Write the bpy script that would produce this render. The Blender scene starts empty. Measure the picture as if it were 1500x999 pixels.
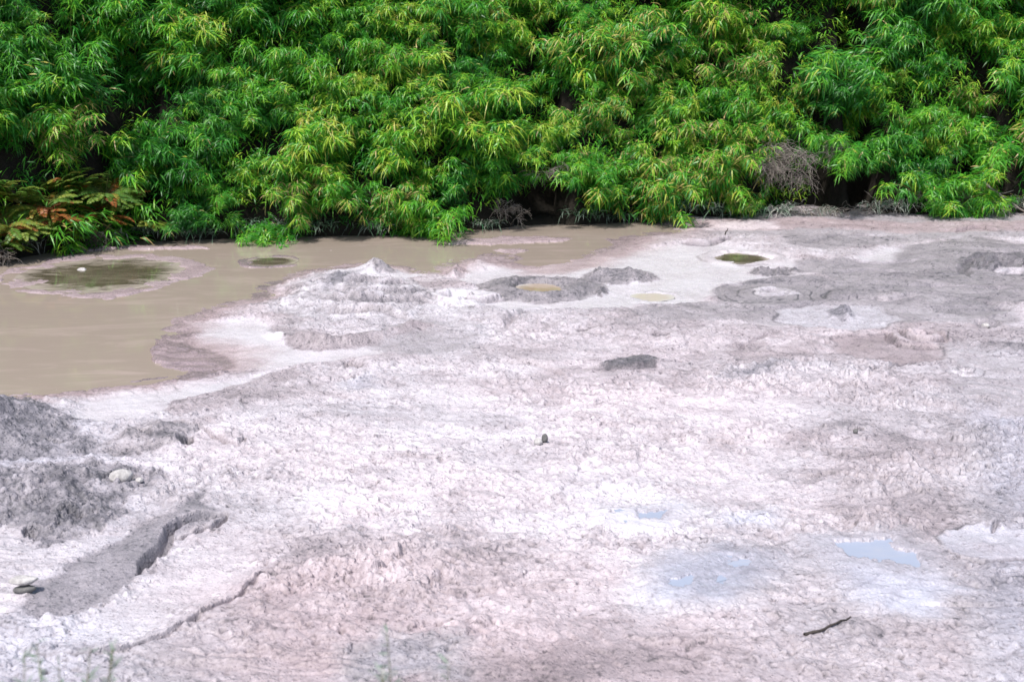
import bpy, math, random
import numpy as np
from math import radians, sin, cos, pi

SC = bpy.context.scene
COL = SC.collection
CAM_H, PITCH, F = 3.6, radians(14.5), 2083.0
CP, SP = cos(PITCH), sin(PITCH)

# ------------------------------------------------------------------ helpers
def ground(u, v, z=0.0):
    """point of the horizontal plane at height z seen at photo position (u, v)"""
    xn = (u - 750.0) / F; yn = (499.5 - v) / F
    dy = CP + yn * SP; dz = -SP + yn * CP
    t = (z - CAM_H) / dz
    return xn * t, dy * t
def scale_at(u, v):
    x, y = ground(u, v)
    return F / (y * CP + CAM_H * SP)          # pixels per metre
def link(o, parent=None):
    COL.objects.link(o)
    if parent: o.parent = parent
    return o
def tag(o, label=None, cat=None, group=None, kind=None):
    if label: o['label'] = label
    if cat: o['category'] = cat
    if group: o['group'] = group
    if kind: o['kind'] = kind
    return o
def empty(name, loc, rz=0.0):
    o = bpy.data.objects.new(name, None); o.location = loc; o.rotation_euler = (0, 0, rz)
    o.empty_display_size = 0.1
    return link(o)
def mesh_arr(name, V, F4=None, F3=None, mat=None, smooth=True, attrs=None, parent=None, normals=None):
    V = np.asarray(V, dtype=np.float32)
    n4 = 0 if F4 is None else len(F4); n3 = 0 if F3 is None else len(F3)
    me = bpy.data.meshes.new(name)
    me.vertices.add(len(V)); me.vertices.foreach_set('co', V.ravel())
    loops = []
    starts = []; tot = []
    c = 0
    if n4:
        loops.append(np.asarray(F4, dtype=np.int32).ravel()); starts.append(np.arange(n4) * 4); c = n4 * 4
    if n3:
        loops.append(np.asarray(F3, dtype=np.int32).ravel()); starts.append(c + np.arange(n3) * 3)
    L = np.concatenate(loops).astype(np.int32); S = np.concatenate(starts).astype(np.int32)
    me.loops.add(len(L)); me.loops.foreach_set('vertex_index', L)
    me.polygons.add(n4 + n3); me.polygons.foreach_set('loop_start', S)
    me.update(calc_edges=True); me.validate()
    me.polygons.foreach_set('use_smooth', np.full(n4 + n3, smooth))
    for k, a in (attrs or {}).items():
        if a.ndim == 1:
            at = me.attributes.new(k, 'FLOAT', 'POINT'); at.data.foreach_set('value', a.astype(np.float32))
        else:
            at = me.attributes.new(k, 'FLOAT_VECTOR', 'POINT'); at.data.foreach_set('vector', a.astype(np.float32).ravel())
    if normals is not None:
        me.normals_split_custom_set_from_vertices(normals.astype(np.float32).tolist())
    if mat: me.materials.append(mat)
    o = bpy.data.objects.new(name, me)
    return link(o, parent)

# ---- numpy noise
def _h(ix, iy, seed):
    ix = ix.astype(np.int32).view(np.uint32) if ix.dtype == np.float32 else ix.astype(np.int64).astype(np.uint32)
    iy = iy.astype(np.int32).view(np.uint32) if iy.dtype == np.float32 else iy.astype(np.int64).astype(np.uint32)
    h = ix * np.uint32(374761393) + iy * np.uint32(668265263) + np.uint32((seed * 2246822519) % 4294967296)
    h = (h ^ (h >> np.uint32(13))) * np.uint32(1274126177)
    h = h ^ (h >> np.uint32(16))
    return h.astype(np.float32) / np.float32(4294967295.0)
_TC = np.cos(np.arange(256) * 2 * pi / 256).astype(np.float32); _TS = np.sin(np.arange(256) * 2 * pi / 256).astype(np.float32)
def gnoise(x, y, seed=0):
    x = np.asarray(x, np.float32); y = np.asarray(y, np.float32)
    x0 = np.floor(x); y0 = np.floor(y); fx = x - x0; fy = y - y0
    def g(dx, dy):
        a = (_h(x0 + np.float32(dx), y0 + np.float32(dy), seed) * np.float32(255.99)).astype(np.uint8)
        return _TC[a] * (fx - dx) + _TS[a] * (fy - dy)
    ux = fx * fx * fx * (fx * (fx * 6 - 15) + 10); uy = fy * fy * fy * (fy * (fy * 6 - 15) + 10)
    a = g(0, 0) * (1 - ux) + g(1, 0) * ux; b = g(0, 1) * (1 - ux) + g(1, 1) * ux
    return (a * (1 - uy) + b * uy) * 1.5
def fbm(x, y, seed=0, octv=4, gain=0.5):
    s = 0; a = 1.0; f = 1.0; n = 0
    for i in range(octv):
        s = s + a * gnoise(x * f + 13.7 * i, y * f - 7.3 * i, seed + i); n += a; a *= gain; f *= 2.03
    return s / n
def voro(x, y, seed=0):
    """distance to nearest jittered point and that cell's random value"""
    x = np.asarray(x, np.float32); y = np.asarray(y, np.float32)
    x0 = np.floor(x); y0 = np.floor(y)
    best = np.full(x.shape, 9.0, np.float32); rid = np.zeros(x.shape, np.float32)
    for dx in (-1, 0, 1):
        for dy in (-1, 0, 1):
            dx = np.float32(dx); dy = np.float32(dy)
            px = x0 + dx + _h(x0 + dx, y0 + dy, seed); py = y0 + dy + _h(x0 + dx, y0 + dy, seed + 77)
            d = np.hypot(x - px, y - py); m = d < best
            best = np.where(m, d, best); rid = np.where(m, _h(x0 + dx, y0 + dy, seed + 191), rid)
    return best, rid
def ss(a, b, x):
    t = np.clip((x - a) / (b - a), 0, 1); return t * t * (3 - 2 * t)

# ------------------------------------------------------------------ materials
def new_mat(name):
    m = bpy.data.materials.new(name); m.use_nodes = True
    nt = m.node_tree; nt.nodes.clear()
    out = nt.nodes.new('ShaderNodeOutputMaterial'); return m, nt, out
def N(nt, typ, **kw):
    n = nt.nodes.new(typ)
    for k, v in kw.items():
        if k.startswith('i_'):
            n.inputs[k[2:].replace('_', ' ')].default_value = v
        else: setattr(n, k, v)
    return n
def mix_col(nt, fac, a, b):
    n = nt.nodes.new('ShaderNodeMix'); n.data_type = 'RGBA'
    for sock, v in ((n.inputs[0], fac), (n.inputs[6], a), (n.inputs[7], b)):
        if isinstance(v, (int, float)): sock.default_value = v
        elif isinstance(v, tuple): sock.default_value = (*v, 1) if len(v) == 3 else v
        else: nt.links.new(v, sock)
    return n.outputs[2]
def math_n(nt, op, a, b=0.0, c=None, clamp=False):
    n = nt.nodes.new('ShaderNodeMath'); n.operation = op; n.use_clamp = clamp
    for i, v in enumerate((a, b) if c is None else (a, b, c)):
        if isinstance(v, (int, float)): n.inputs[i].default_value = v
        else: nt.links.new(v, n.inputs[i])
    return n.outputs[0]
def ramp(nt, fac, stops):
    r = nt.nodes.new('ShaderNodeValToRGB'); cr = r.color_ramp
    while len(cr.elements) > 1: cr.elements.remove(cr.elements[-1])
    cr.elements[0].position = stops[0][0]; cr.elements[0].color = (*stops[0][1], 1)
    for p, c in stops[1:]:
        e = cr.elements.new(p); e.color = (*c, 1)
    nt.links.new(fac, r.inputs[0]); return r.outputs[0]
def noise(nt, vec, scale, detail=4, rough=0.55, dist=0.0):
    n = N(nt, 'ShaderNodeTexNoise'); n.inputs['Scale'].default_value = scale
    n.inputs['Detail'].default_value = detail; n.inputs['Roughness'].default_value = rough
    n.inputs['Distortion'].default_value = dist
    nt.links.new(vec, n.inputs['Vector']); return n.outputs['Fac']

def mud_material():
    m, nt, out = new_mat('wet_mud')
    pos = N(nt, 'ShaderNodeNewGeometry').outputs['Position']
    A = N(nt, 'ShaderNodeAttribute', attribute_name='mud')
    sep = N(nt, 'ShaderNodeSeparateXYZ'); nt.links.new(A.outputs['Vector'], sep.inputs[0])
    tone, wet, hue = sep.outputs
    n1 = noise(nt, pos, 55, 5, 0.7); n2 = noise(nt, pos, 6, 5, 0.6); n3 = noise(nt, pos, 1.3, 4, 0.6)
    t = math_n(nt, 'ADD', tone, math_n(nt, 'MULTIPLY', math_n(nt, 'SUBTRACT', n1, 0.5), 0.85))
    n4 = noise(nt, pos, 17, 4, 0.65); n5 = noise(nt, pos, 2.6, 5, 0.7)
    speck = math_n(nt, 'MULTIPLY', math_n(nt, 'SUBTRACT', n4, 0.575), 6.0, clamp=True)
    speck = math_n(nt, 'MULTIPLY', speck, math_n(nt, 'MULTIPLY_ADD', wet, -0.85, 0.80, clamp=True))
    t = math_n(nt, 'ADD', t, speck)
    t = math_n(nt, 'ADD', t, math_n(nt, 'MULTIPLY', math_n(nt, 'SUBTRACT', n5, 0.5), 0.45))
    t = math_n(nt, 'ADD', t, math_n(nt, 'MULTIPLY', math_n(nt, 'SUBTRACT', n2, 0.5), 0.35), clamp=True)
    col = ramp(nt, t, [(0.0, (0.61, 0.58, 0.615)), (0.25, (0.45, 0.42, 0.45)), (0.5, (0.33, 0.30, 0.32)), (0.75, (0.20, 0.185, 0.20)), (1.0, (0.105, 0.10, 0.11))])
    pink = math_n(nt, 'MAXIMUM', hue, 0.0, clamp=True)
    pink = math_n(nt, 'ADD', pink, math_n(nt, 'MULTIPLY', math_n(nt, 'SUBTRACT', n3, 0.5), 0.6), clamp=True)
    cool = math_n(nt, 'MAXIMUM', math_n(nt, 'MULTIPLY', hue, -1.0), 0.0, clamp=True)
    mu = N(nt, 'ShaderNodeMix', data_type='RGBA', blend_type='MULTIPLY'); nt.links.new(pink, mu.inputs[0]); nt.links.new(col, mu.inputs[6]); mu.inputs[7].default_value = (1.0, 0.86, 0.84, 1)
    mv = N(nt, 'ShaderNodeMix', data_type='RGBA', blend_type='MULTIPLY'); nt.links.new(cool, mv.inputs[0]); nt.links.new(mu.outputs[2], mv.inputs[6]); mv.inputs[7].default_value = (0.86, 0.92, 1.0, 1)
    bs = N(nt, 'ShaderNodeBsdfPrincipled'); nt.links.new(mv.outputs[2], bs.inputs['Base Color'])
    rg = math_n(nt, 'MULTIPLY_ADD', wet, -0.42, 0.64)
    rg = math_n(nt, 'ADD', rg, math_n(nt, 'MULTIPLY', math_n(nt, 'SUBTRACT', n2, 0.5), 0.25), clamp=True)
    nt.links.new(rg, bs.inputs['Roughness'])
    vo = N(nt, 'ShaderNodeTexVoronoi'); vo.inputs['Scale'].default_value = 38; nt.links.new(pos, vo.inputs['Vector'])
    vo2 = N(nt, 'ShaderNodeTexVoronoi'); vo2.inputs['Scale'].default_value = 17; nt.links.new(pos, vo2.inputs['Vector'])
    pel = math_n(nt, 'MAXIMUM', math_n(nt, 'SUBTRACT', 0.36, vo.outputs['Distance']), 0.0)
    pel2 = math_n(nt, 'MAXIMUM', math_n(nt, 'SUBTRACT', 0.30, vo2.outputs['Distance']), 0.0)
    hgt = math_n(nt, 'ADD', math_n(nt, 'MULTIPLY', n1, 0.35), math_n(nt, 'ADD', math_n(nt, 'MULTIPLY', pel, 1.6), math_n(nt, 'MULTIPLY', pel2, 2.8)))
    bp = N(nt, 'ShaderNodeBump'); bp.inputs['Distance'].default_value = 0.018
    nt.links.new(hgt, bp.inputs['Height'])
    st = math_n(nt, 'MULTIPLY_ADD', wet, -0.75, 0.9, clamp=True); nt.links.new(st, bp.inputs['Strength'])
    nt.links.new(bp.outputs[0], bs.inputs['Normal'])
    nt.links.new(bs.outputs[0], out.inputs[0]); return m
MUD = mud_material()

def water_material(name, c1, c2, rough=0.07, streak=1.0, bump=0.004):
    m, nt, out = new_mat(name)
    pos = N(nt, 'ShaderNodeNewGeometry').outputs['Position']
    mp = N(nt, 'ShaderNodeMapping'); mp.inputs['Scale'].default_value = (0.45, 1.5, 1); nt.links.new(pos, mp.inputs[0])
    n = noise(nt, mp.outputs[0], 1.6, 6, 0.65, 1.2); n2 = noise(nt, pos, 30, 4, 0.6)
    f = math_n(nt, 'MULTIPLY', math_n(nt, 'SUBTRACT', n, 0.5), 2.6 * streak, clamp=True)
    f = math_n(nt, 'ADD', f, math_n(nt, 'MULTIPLY', math_n(nt, 'SUBTRACT', n2, 0.5), 0.15), clamp=True)
    bs = N(nt, 'ShaderNodeBsdfPrincipled')
    nt.links.new(mix_col(nt, f, c1, c2), bs.inputs['Base Color'])
    nt.links.new(math_n(nt, 'MULTIPLY_ADD', f, 0.25, rough), bs.inputs['Roughness'])
    bs.inputs['IOR'].default_value = 1.33
    bp = N(nt, 'ShaderNodeBump'); bp.inputs['Distance'].default_value = bump
    nt.links.new(noise(nt, mp.outputs[0], 5, 3, 0.5), bp.inputs['Height']); nt.links.new(bp.outputs[0], bs.inputs['Normal'])
    nt.links.new(bs.outputs[0], out.inputs[0]); return m
WATER = water_material('silty_water', (0.32, 0.268, 0.222), (0.44, 0.355, 0.32), 0.03, 1.0, 0.0012)
OLIVE = water_material('olive_water', (0.10, 0.085, 0.050), (0.30, 0.25, 0.19), 0.06, 1.0, 0.002)
TAN = water_material('tan_water', (0.36, 0.29, 0.21), (0.46, 0.40, 0.33), 0.15, 1.0, 0.002)
SLURRY = None
SKYBLUE = water_material('sky_tint_water', (0.33, 0.37, 0.46), (0.42, 0.42, 0.46), 0.35, 1.6, 0.004)  # blue base colour paints the sky's reflection into the puddles

def pool_material(name, c1, c2, edge):
    m, nt, out = new_mat(name)
    pos = N(nt, 'ShaderNodeNewGeometry').outputs['Position']
    mp = N(nt, 'ShaderNodeMapping'); mp.inputs['Scale'].default_value = (0.8, 2.2, 1); nt.links.new(pos, mp.inputs[0])
    A = N(nt, 'ShaderNodeAttribute', attribute_name='rad')
    n = noise(nt, mp.outputs[0], 2.2, 5, 0.6, 1.6)
    c = mix_col(nt, math_n(nt, 'MULTIPLY', math_n(nt, 'SUBTRACT', n, 0.42), 4.0, clamp=True), c1, c2)
    r = math_n(nt, 'ADD', A.outputs['Fac'], math_n(nt, 'MULTIPLY', math_n(nt, 'SUBTRACT', n, 0.5), 1.1))
    r = math_n(nt, 'MULTIPLY', math_n(nt, 'SUBTRACT', r, 0.62), 2.6, clamp=True)
    bs = N(nt, 'ShaderNodeBsdfPrincipled'); nt.links.new(mix_col(nt, r, c, edge), bs.inputs['Base Color'])
    bs.inputs['Roughness'].default_value = 0.08; bs.inputs['IOR'].default_value = 1.33
    nt.links.new(bs.outputs[0], out.inputs[0]); return m
OLIVE = pool_material('olive_pool', (0.085, 0.075, 0.048), (0.17, 0.15, 0.105), (0.40, 0.35, 0.30))  # dark base also paints the bank's reflection in the broad pot
TAN = pool_material('tan_pool', (0.34, 0.26, 0.18), (0.42, 0.35, 0.27), (0.50, 0.46, 0.42))
SLURRY = pool_material('slurry_pool', (0.52, 0.46, 0.40), (0.55, 0.50, 0.45), (0.58, 0.55, 0.54))

def leaf_material(name, stops, rough=0.42, trans=0.3):
    m, nt, out = new_mat(name)
    A = N(nt, 'ShaderNodeAttribute', attribute_name='tint')
    oi = N(nt, 'ShaderNodeObjectInfo')
    t = math_n(nt, 'ADD', A.outputs['Fac'], math_n(nt, 'MULTIPLY', math_n(nt, 'SUBTRACT', oi.outputs['Random'], 0.5), 0.08), clamp=True)
    col = ramp(nt, t, stops)
    bs = N(nt, 'ShaderNodeBsdfPrincipled'); nt.links.new(col, bs.inputs['Base Color'])
    bs.inputs['Roughness'].default_value = rough
    tr = N(nt, 'ShaderNodeBsdfTranslucent')
    g = N(nt, 'ShaderNodeGamma'); g.inputs[1].default_value = 0.8; nt.links.new(col, g.inputs[0]); nt.links.new(g.outputs[0], tr.inputs[0])
    mx = N(nt, 'ShaderNodeMixShader'); mx.inputs[0].default_value = trans
    nt.links.new(bs.outputs[0], mx.inputs[1]); nt.links.new(tr.outputs[0], mx.inputs[2]); nt.links.new(mx.outputs[0], out.inputs[0])
    return m
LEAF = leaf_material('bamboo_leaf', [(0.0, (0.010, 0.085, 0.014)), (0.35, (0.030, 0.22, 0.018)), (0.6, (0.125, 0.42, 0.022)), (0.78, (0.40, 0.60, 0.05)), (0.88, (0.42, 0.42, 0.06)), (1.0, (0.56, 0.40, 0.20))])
GREYLEAF = leaf_material('mud_splashed_leaf', [(0.0, (0.03, 0.12, 0.05)), (0.4, (0.12, 0.22, 0.13)), (0.7, (0.28, 0.33, 0.28)), (1.0, (0.44, 0.42, 0.38))], 0.6, 0.15)
FERNM = leaf_material('fern_leaf', [(0.0, (0.03, 0.12, 0.02)), (0.4, (0.12, 0.24, 0.03)), (0.7, (0.28, 0.30, 0.04)), (0.85, (0.30, 0.12, 0.02)), (1.0, (0.32, 0.10, 0.03))], 0.5, 0.3)

def plain(name, c1, c2, scale=8, rough=0.85, bump=0.02, spec=0.3):
    m, nt, out = new_mat(name)
    tc = N(nt, 'ShaderNodeTexCoord').outputs['Object']
    n = noise(nt, tc, scale, 6, 0.65)
    f = math_n(nt, 'MULTIPLY_ADD', math_n(nt, 'SUBTRACT', n, 0.5), 2.5, 0.5, clamp=True)
    bs = N(nt, 'ShaderNodeBsdfPrincipled'); nt.links.new(mix_col(nt, f, c1, c2), bs.inputs['Base Color'])
    bs.inputs['Roughness'].default_value = rough; bs.inputs['Specular IOR Level'].default_value = spec
    bp = N(nt, 'ShaderNodeBump'); bp.inputs['Distance'].default_value = bump; bp.inputs['Strength'].default_value = 0.8
    nt.links.new(n, bp.inputs['Height']); nt.links.new(bp.outputs[0], bs.inputs['Normal'])
    nt.links.new(bs.outputs[0], out.inputs[0]); return m
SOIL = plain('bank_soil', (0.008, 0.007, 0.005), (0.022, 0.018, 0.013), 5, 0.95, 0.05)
CULM = plain('bamboo_culm', (0.09, 0.12, 0.03), (0.20, 0.19, 0.07), 6, 0.5, 0.003)
DEADWOOD = plain('dead_wood', (0.20, 0.17, 0.15), (0.36, 0.32, 0.29), 20, 0.85, 0.003)
DARKWOOD = plain('wet_wood', (0.035, 0.03, 0.028), (0.09, 0.075, 0.065), 20, 0.7, 0.003)
WHITESTONE = plain('sinter_stone', (0.30, 0.285, 0.28), (0.66, 0.64, 0.62), 22, 0.75, 0.02)
GREYSTONE = plain('grey_stone', (0.09, 0.09, 0.09), (0.20, 0.195, 0.19), 14, 0.75, 0.02)

# ------------------------------------------------------------------ mud flat as a height field
def axis(lo, hi, step, far_lo, far_hi, far_step):
    return np.concatenate([np.arange(far_lo, lo, far_step), np.arange(lo, hi, step), np.arange(hi, far_hi, far_step)])
U = axis(-90, 1590, 1.1, -1500, 3000, 22.0)
Vv = axis(300, 1045, 1.1, 299, 2300, 22.0)
UU, VV = np.meshgrid(U, Vv)
X, Y = ground(UU, VV)
X = X.astype(np.float32); Y = Y.astype(np.float32)
DIST = Y

# domain warp in metres so that no drawn outline keeps a clean edge
wx = 0.16 * fbm(X * 1.5, Y * 1.5, 5, 6, 0.68); wy = 0.30 * fbm(X * 1.5, Y * 1.5, 15, 6, 0.68)
XW, YW = X + wx, Y + wy
XS = X + 0.13 * fbm(X * 1.6, Y * 1.6, 6, 3, 0.45); YS = Y + 0.24 * fbm(X * 1.6, Y * 1.6, 16, 3, 0.45)

def poly_sd(pts, xx=None, yy=None):
    """signed distance (metres, positive inside) to a polygon given in photo positions"""
    xx = XW if xx is None else xx; yy = YW if yy is None else yy
    P = np.array([ground(u, v) for u, v in pts], dtype=np.float32)
    lo = P.min(0) - 1.2; hi = P.max(0) + 1.2
    sd = np.full(xx.shape, -9.0, np.float32)
    m = (xx > lo[0]) & (xx < hi[0]) & (yy > lo[1]) & (yy < hi[1])
    x = xx[m]; y = yy[m]; d = np.full(x.shape, 99.0, np.float32); inside = np.zeros(x.shape, bool)
    n = len(P)
    for i in range(n):
        ax, ay = P[i]; bx, by = P[(i + 1) % n]
        ex, ey = bx - ax, by - ay; L2 = ex * ex + ey * ey + 1e-9
        t = np.clip(((x - ax) * ex + (y - ay) * ey) / L2, 0, 1)
        d = np.minimum(d, np.hypot(x - ax - t * ex, y - ay - t * ey))
        c = ((ay > y) != (by > y)); xi = ax + (y - ay) / ((by - ay) if by != ay else 1e-9) * ex
        inside ^= c & (x < xi)
    sd[m] = np.where(inside, d, -d); return sd
def line_sd(pts, xx=None, yy=None, reach=0.8):
    """distance to a polyline, and which side (+1 = nearer the camera / right of travel)"""
    xx = XW if xx is None else xx; yy = YW if yy is None else yy
    P = np.array([ground(u, v) for u, v in pts], dtype=np.float32)
    lo = P.min(0) - reach; hi = P.max(0) + reach
    dd = np.full(xx.shape, 9.0, np.float32); side = np.zeros(xx.shape, np.float32); par = np.zeros(xx.shape, np.float32)
    m = (xx > lo[0]) & (xx < hi[0]) & (yy > lo[1]) & (yy < hi[1])
    x = xx[m]; y = yy[m]; d = np.full(x.shape, 9.0, np.float32); s = np.zeros(x.shape, np.float32); q = np.zeros(x.shape, np.float32)
    for i in range(len(P) - 1):
        ax, ay = P[i]; ex, ey = P[i + 1] - P[i]; L2 = ex * ex + ey * ey + 1e-9
        t0 = ((x - ax) * ex + (y - ay) * ey) / L2; t = np.clip(t0, 0, 1)
        k = np.hypot(x - ax - t * ex, y - ay - t * ey); mm = k < d
        d = np.where(mm, k, d); s = np.where(mm, np.sign((x - ax) * ey - (y - ay) * ex), s); q = np.where(mm, (i + t) / (len(P) - 1), q)
    dd[m] = d; side[m] = s; par[m] = q
    return dd, side, par

# -- water outline
WPOLY = [(-1700, 760), (-60, 598), (0, 588), (60, 582), (150, 570), (262, 553), (330, 540), (345, 522), (300, 508), (250, 498), (268, 470), (330, 448), (388, 436),
         (392, 424), (410, 410), (450, 398), (510, 390), (560, 388), (610, 398), (648, 398), (660, 386), (720, 374), (748, 376), (752, 390), (800, 398), (850, 388),
         (880, 370), (915, 358), (900, 350), (960, 343), (1010, 334), (960, 328), (925, 318), (925, 270), (-1700, 270)]
wsd = poly_sd(WPOLY)
wet0 = ss(-0.9, 0.0, wsd)
land = ss(0.0, 0.55, -wsd)
H = np.where(wsd > 0, -0.004 - 0.12 * ss(0, 0.9, wsd), -0.004 + 0.055 * land).astype(np.float32)

big = fbm(X * 0.55, Y * 0.55, 21, 3); med = fbm(X * 2.1, Y * 2.1, 31, 4); fine = fbm(X * 9, Y * 9, 41, 3)
streaky = fbm(X * 0.55, Y * 2.0, 61, 5, 0.6)
H += land * (0.035 * big + 0.022 * med)
TONE = (0.29 + 0.22 * streaky + 0.10 * med).astype(np.float32)
WET = (0.25 + 0.25 * fbm(X * .8, Y * .8, 51, 3)).astype(np.float32)
bl = fbm(X * 0.55 + wx, Y * 1.0 + wy, 131, 5, 0.6); bl2 = fbm(X * 1.5 + wx, Y * 2.6 + wy, 141, 5, 0.6)
TONE += 0.17 * ss(0.10, 0.22, bl) - 0.12 * ss(0.12, 0.2, -bl) + 0.13 * ss(0.22, 0.30, bl2)
HUE = (0.25 + 0.5 * fbm(X * 0.4, Y * 0.7, 71, 3)).astype(np.float32)
ROUGH = (0.55 + 0.9 * fbm(X * 0.7, Y * 1.1, 81, 4)).astype(np.float32)
LIP = np.ones_like(H)             # where the overlapping mud skins show

# overexposed middle painted paler; greyer towards the right and near edge of the flat
bright = poly_sd([(520, 600), (760, 570), (1060, 590), (1180, 660), (1120, 740), (900, 800), (640, 790), (430, 740), (420, 650)])
TONE -= 0.17 * ss(-1.0, 0.4, bright)
TONE += 0.12 * ss(1050, 1500, UU) * ss(430, 600, VV) + 0.10 * ss(860, 1000, VV)
HUE += 0.35 * ss(780, 900, VV) * ss(260, 450, UU) * (1 - ss(1000, 1250, UU)) - 0.8 * ss(1380, 1480, UU) * ss(500, 560, VV) - 0.7 * (1 - ss(60, 330, UU)) * ss(540, 640, VV)  # cool hue at the right paints the sky's reflection into the mud

def blend(field, m, val):
    field += (val - field) * m
def patch(pts, tone=None, wet=None, rough=None, hue=None, h=0.0, soft=0.06, k=1.0, flat=0.0, lip=None, level=None):
    global H, TONE, WET, HUE, ROUGH, LIP
    sd = poly_sd(pts); m = ss(-soft, soft, sd) * k
    if flat: 
        lv = 0.02 if level is None else level
        H = H + (lv - H) * m * flat
    if h: H = H + h * ss(-0.02, abs(h) * 1.6 + 0.05, sd)
    if tone is not None: TONE = TONE + (tone + 0.14 * med - TONE) * m
    if wet is not None: WET = WET + (wet - WET) * m
    if rough is not None: ROUGH = ROUGH + (rough - ROUGH) * m
    if hue is not None: HUE = HUE + (hue - HUE) * m
    if lip is not None: LIP = LIP + (lip - LIP) * m
    return sd

# pale liquid slurry between the pots, whitened to paint its sky reflection
for pts in ([(640, 400), (760, 396), (900, 372), (1010, 360), (1090, 366), (1150, 380), (1200, 400), (1140, 410), (1060, 420), (1040, 448), (940, 452), (860, 462), (760, 462), (640, 455), (630, 430), (700, 425), (650, 410)],
            [(1290, 372), (1330, 365), (1350, 385), (1340, 408), (1270, 410), (1210, 400)],
            [(400, 500), (480, 512), (560, 500), (600, 520), (420, 545), (330, 545), (290, 500), (280, 475), (380, 470)],
            [(110, 590), (240, 570), (420, 545), (330, 580), (250, 610), (180, 630), (120, 625)]):
    patch(pts, tone=0.02, wet=0.85, rough=0.0, hue=0.05, flat=0.85, soft=0.12, lip=0.25, level=0.018)
# grey flats of the right half
for pts, tn in (([(1048, 432), (1100, 413), (1190, 409), (1260, 425), (1330, 432), (1230, 450), (1140, 458), (1060, 452)], 0.62),
            ([(930, 458), (1010, 448), (1120, 455), (1230, 456), (1170, 486), (1060, 476), (990, 478), (930, 470)], 0.52),
            ([(1330, 362), (1430, 352), (1600, 380), (1600, 455), (1400, 448), (1260, 432), (1190, 402), (1300, 396)], 0.60),
            ([(1150, 350), (1290, 346), (1380, 352), (1300, 362), (1200, 372), (1150, 362)], 0.6),
            ([(1160, 386), (1330, 386), (1340, 402), (1160, 400)], 0.55),
            ([(1160, 452), (1330, 440), (1460, 452), (1500, 480), (1300, 480), (1260, 470)], 0.48),
            ([(880, 320), (1600, 317), (1600, 350), (1300, 356), (1100, 350), (1000, 352), (900, 352)], 0.46),
            ([(560, 480), (640, 470), (720, 490), (690, 520), (600, 530), (540, 510)], 0.45),
            ([(1400, 530), (1600, 520), (1600, 640), (1470, 625), (1390, 580)], 0.36),
            ([(0, 770), (120, 790), (200, 770), (100, 840), (40, 900), (-80, 960), (-80, 760)], 0.2)):
    patch(pts, tone=tn, wet=0.35, rough=0.12, soft=0.1, hue=0.0)
patch([(960, 328), (1200, 326), (1330, 332), (1600, 328), (1600, 345), (1330, 347), (1200, 342), (1000, 344)], tone=0.42, hue=1.0, k=0.8, soft=.1)
patch([(840, 400), (880, 372), (920, 352), (1000, 338), (1060, 345), (980, 362), (900, 385)], tone=.3, hue=1.0, rough=0.1, wet=.8, soft=.3, k=.7)
patch([(975, 331), (1050, 329), (1130, 331), (1140, 340), (1040, 345), (985, 341)], tone=0.1, hue=.5, soft=.1)

# submerged and half-drowned bars
sdbar = patch([(212, 534), (212, 512), (232, 499), (290, 505), (330, 520), (350, 540), (300, 545), (250, 543)], tone=0.38, wet=0.7, rough=0, hue=1.0, soft=0.04)
H = H + (0.012 - H) * ss(-0.02, 0.08, sdbar)
for pts in ([(650, 352), (760, 344), (860, 346), (830, 356), (720, 362), (640, 360)], [(700, 366), (760, 362), (800, 366), (750, 374)],
            [(440, 362), (520, 366), (480, 370)], [(10, 366), (140, 360), (300, 358), (330, 366), (120, 370)]):
    s_ = patch(pts, tone=0.2, wet=0.8, rough=0, hue=0.8, soft=0.05)
    H = H + (0.008 - H) * ss(-0.03, 0.15, s_) * 1.0

SEG = np.zeros(H.shape, np.int32); SEGS = []       # id 0 is the open mud flat
def seg(mask, name, label, cat, group=None):
    SEGS.append((name, label, cat, group)); SEG[mask] = len(SEGS)
    return len(SEGS)

def mound(pts, h, name, label, tone=0.6, rough=1.0, wet=0.25, hue=0.0, steep=0.16, group=None, lump=0.05, toneamp=0.0):
    global H, TONE, WET, ROUGH, HUE, LIP
    sd = poly_sd(pts, XS, YS); sdc = poly_sd(pts)
    m = ss(-0.05, steep * 1.4, sd)
    top = 0.8 + 0.45 * fbm(X * 2.4, Y * 2.4, 91, 3)
    H = H + 0.8 * h * m * top + lump * m * (0.4 + fbm(X * 4.5, Y * 4.5, 95, 3, .4))
    mm = ss(-0.04, 0.05, sdc)
    TONE = TONE + (tone + 0.25 * med + toneamp * fbm(X * 5, Y * 5, 99, 4) - TONE) * mm
    WET = WET + (wet - WET) * mm; ROUGH = ROUGH + (rough - ROUGH) * mm; HUE = HUE + (hue - HUE) * mm
    LIP = LIP * (1 - mm)
    if name: seg(sd > -0.03, name, label, 'mud mound', group)
    return sd

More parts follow.
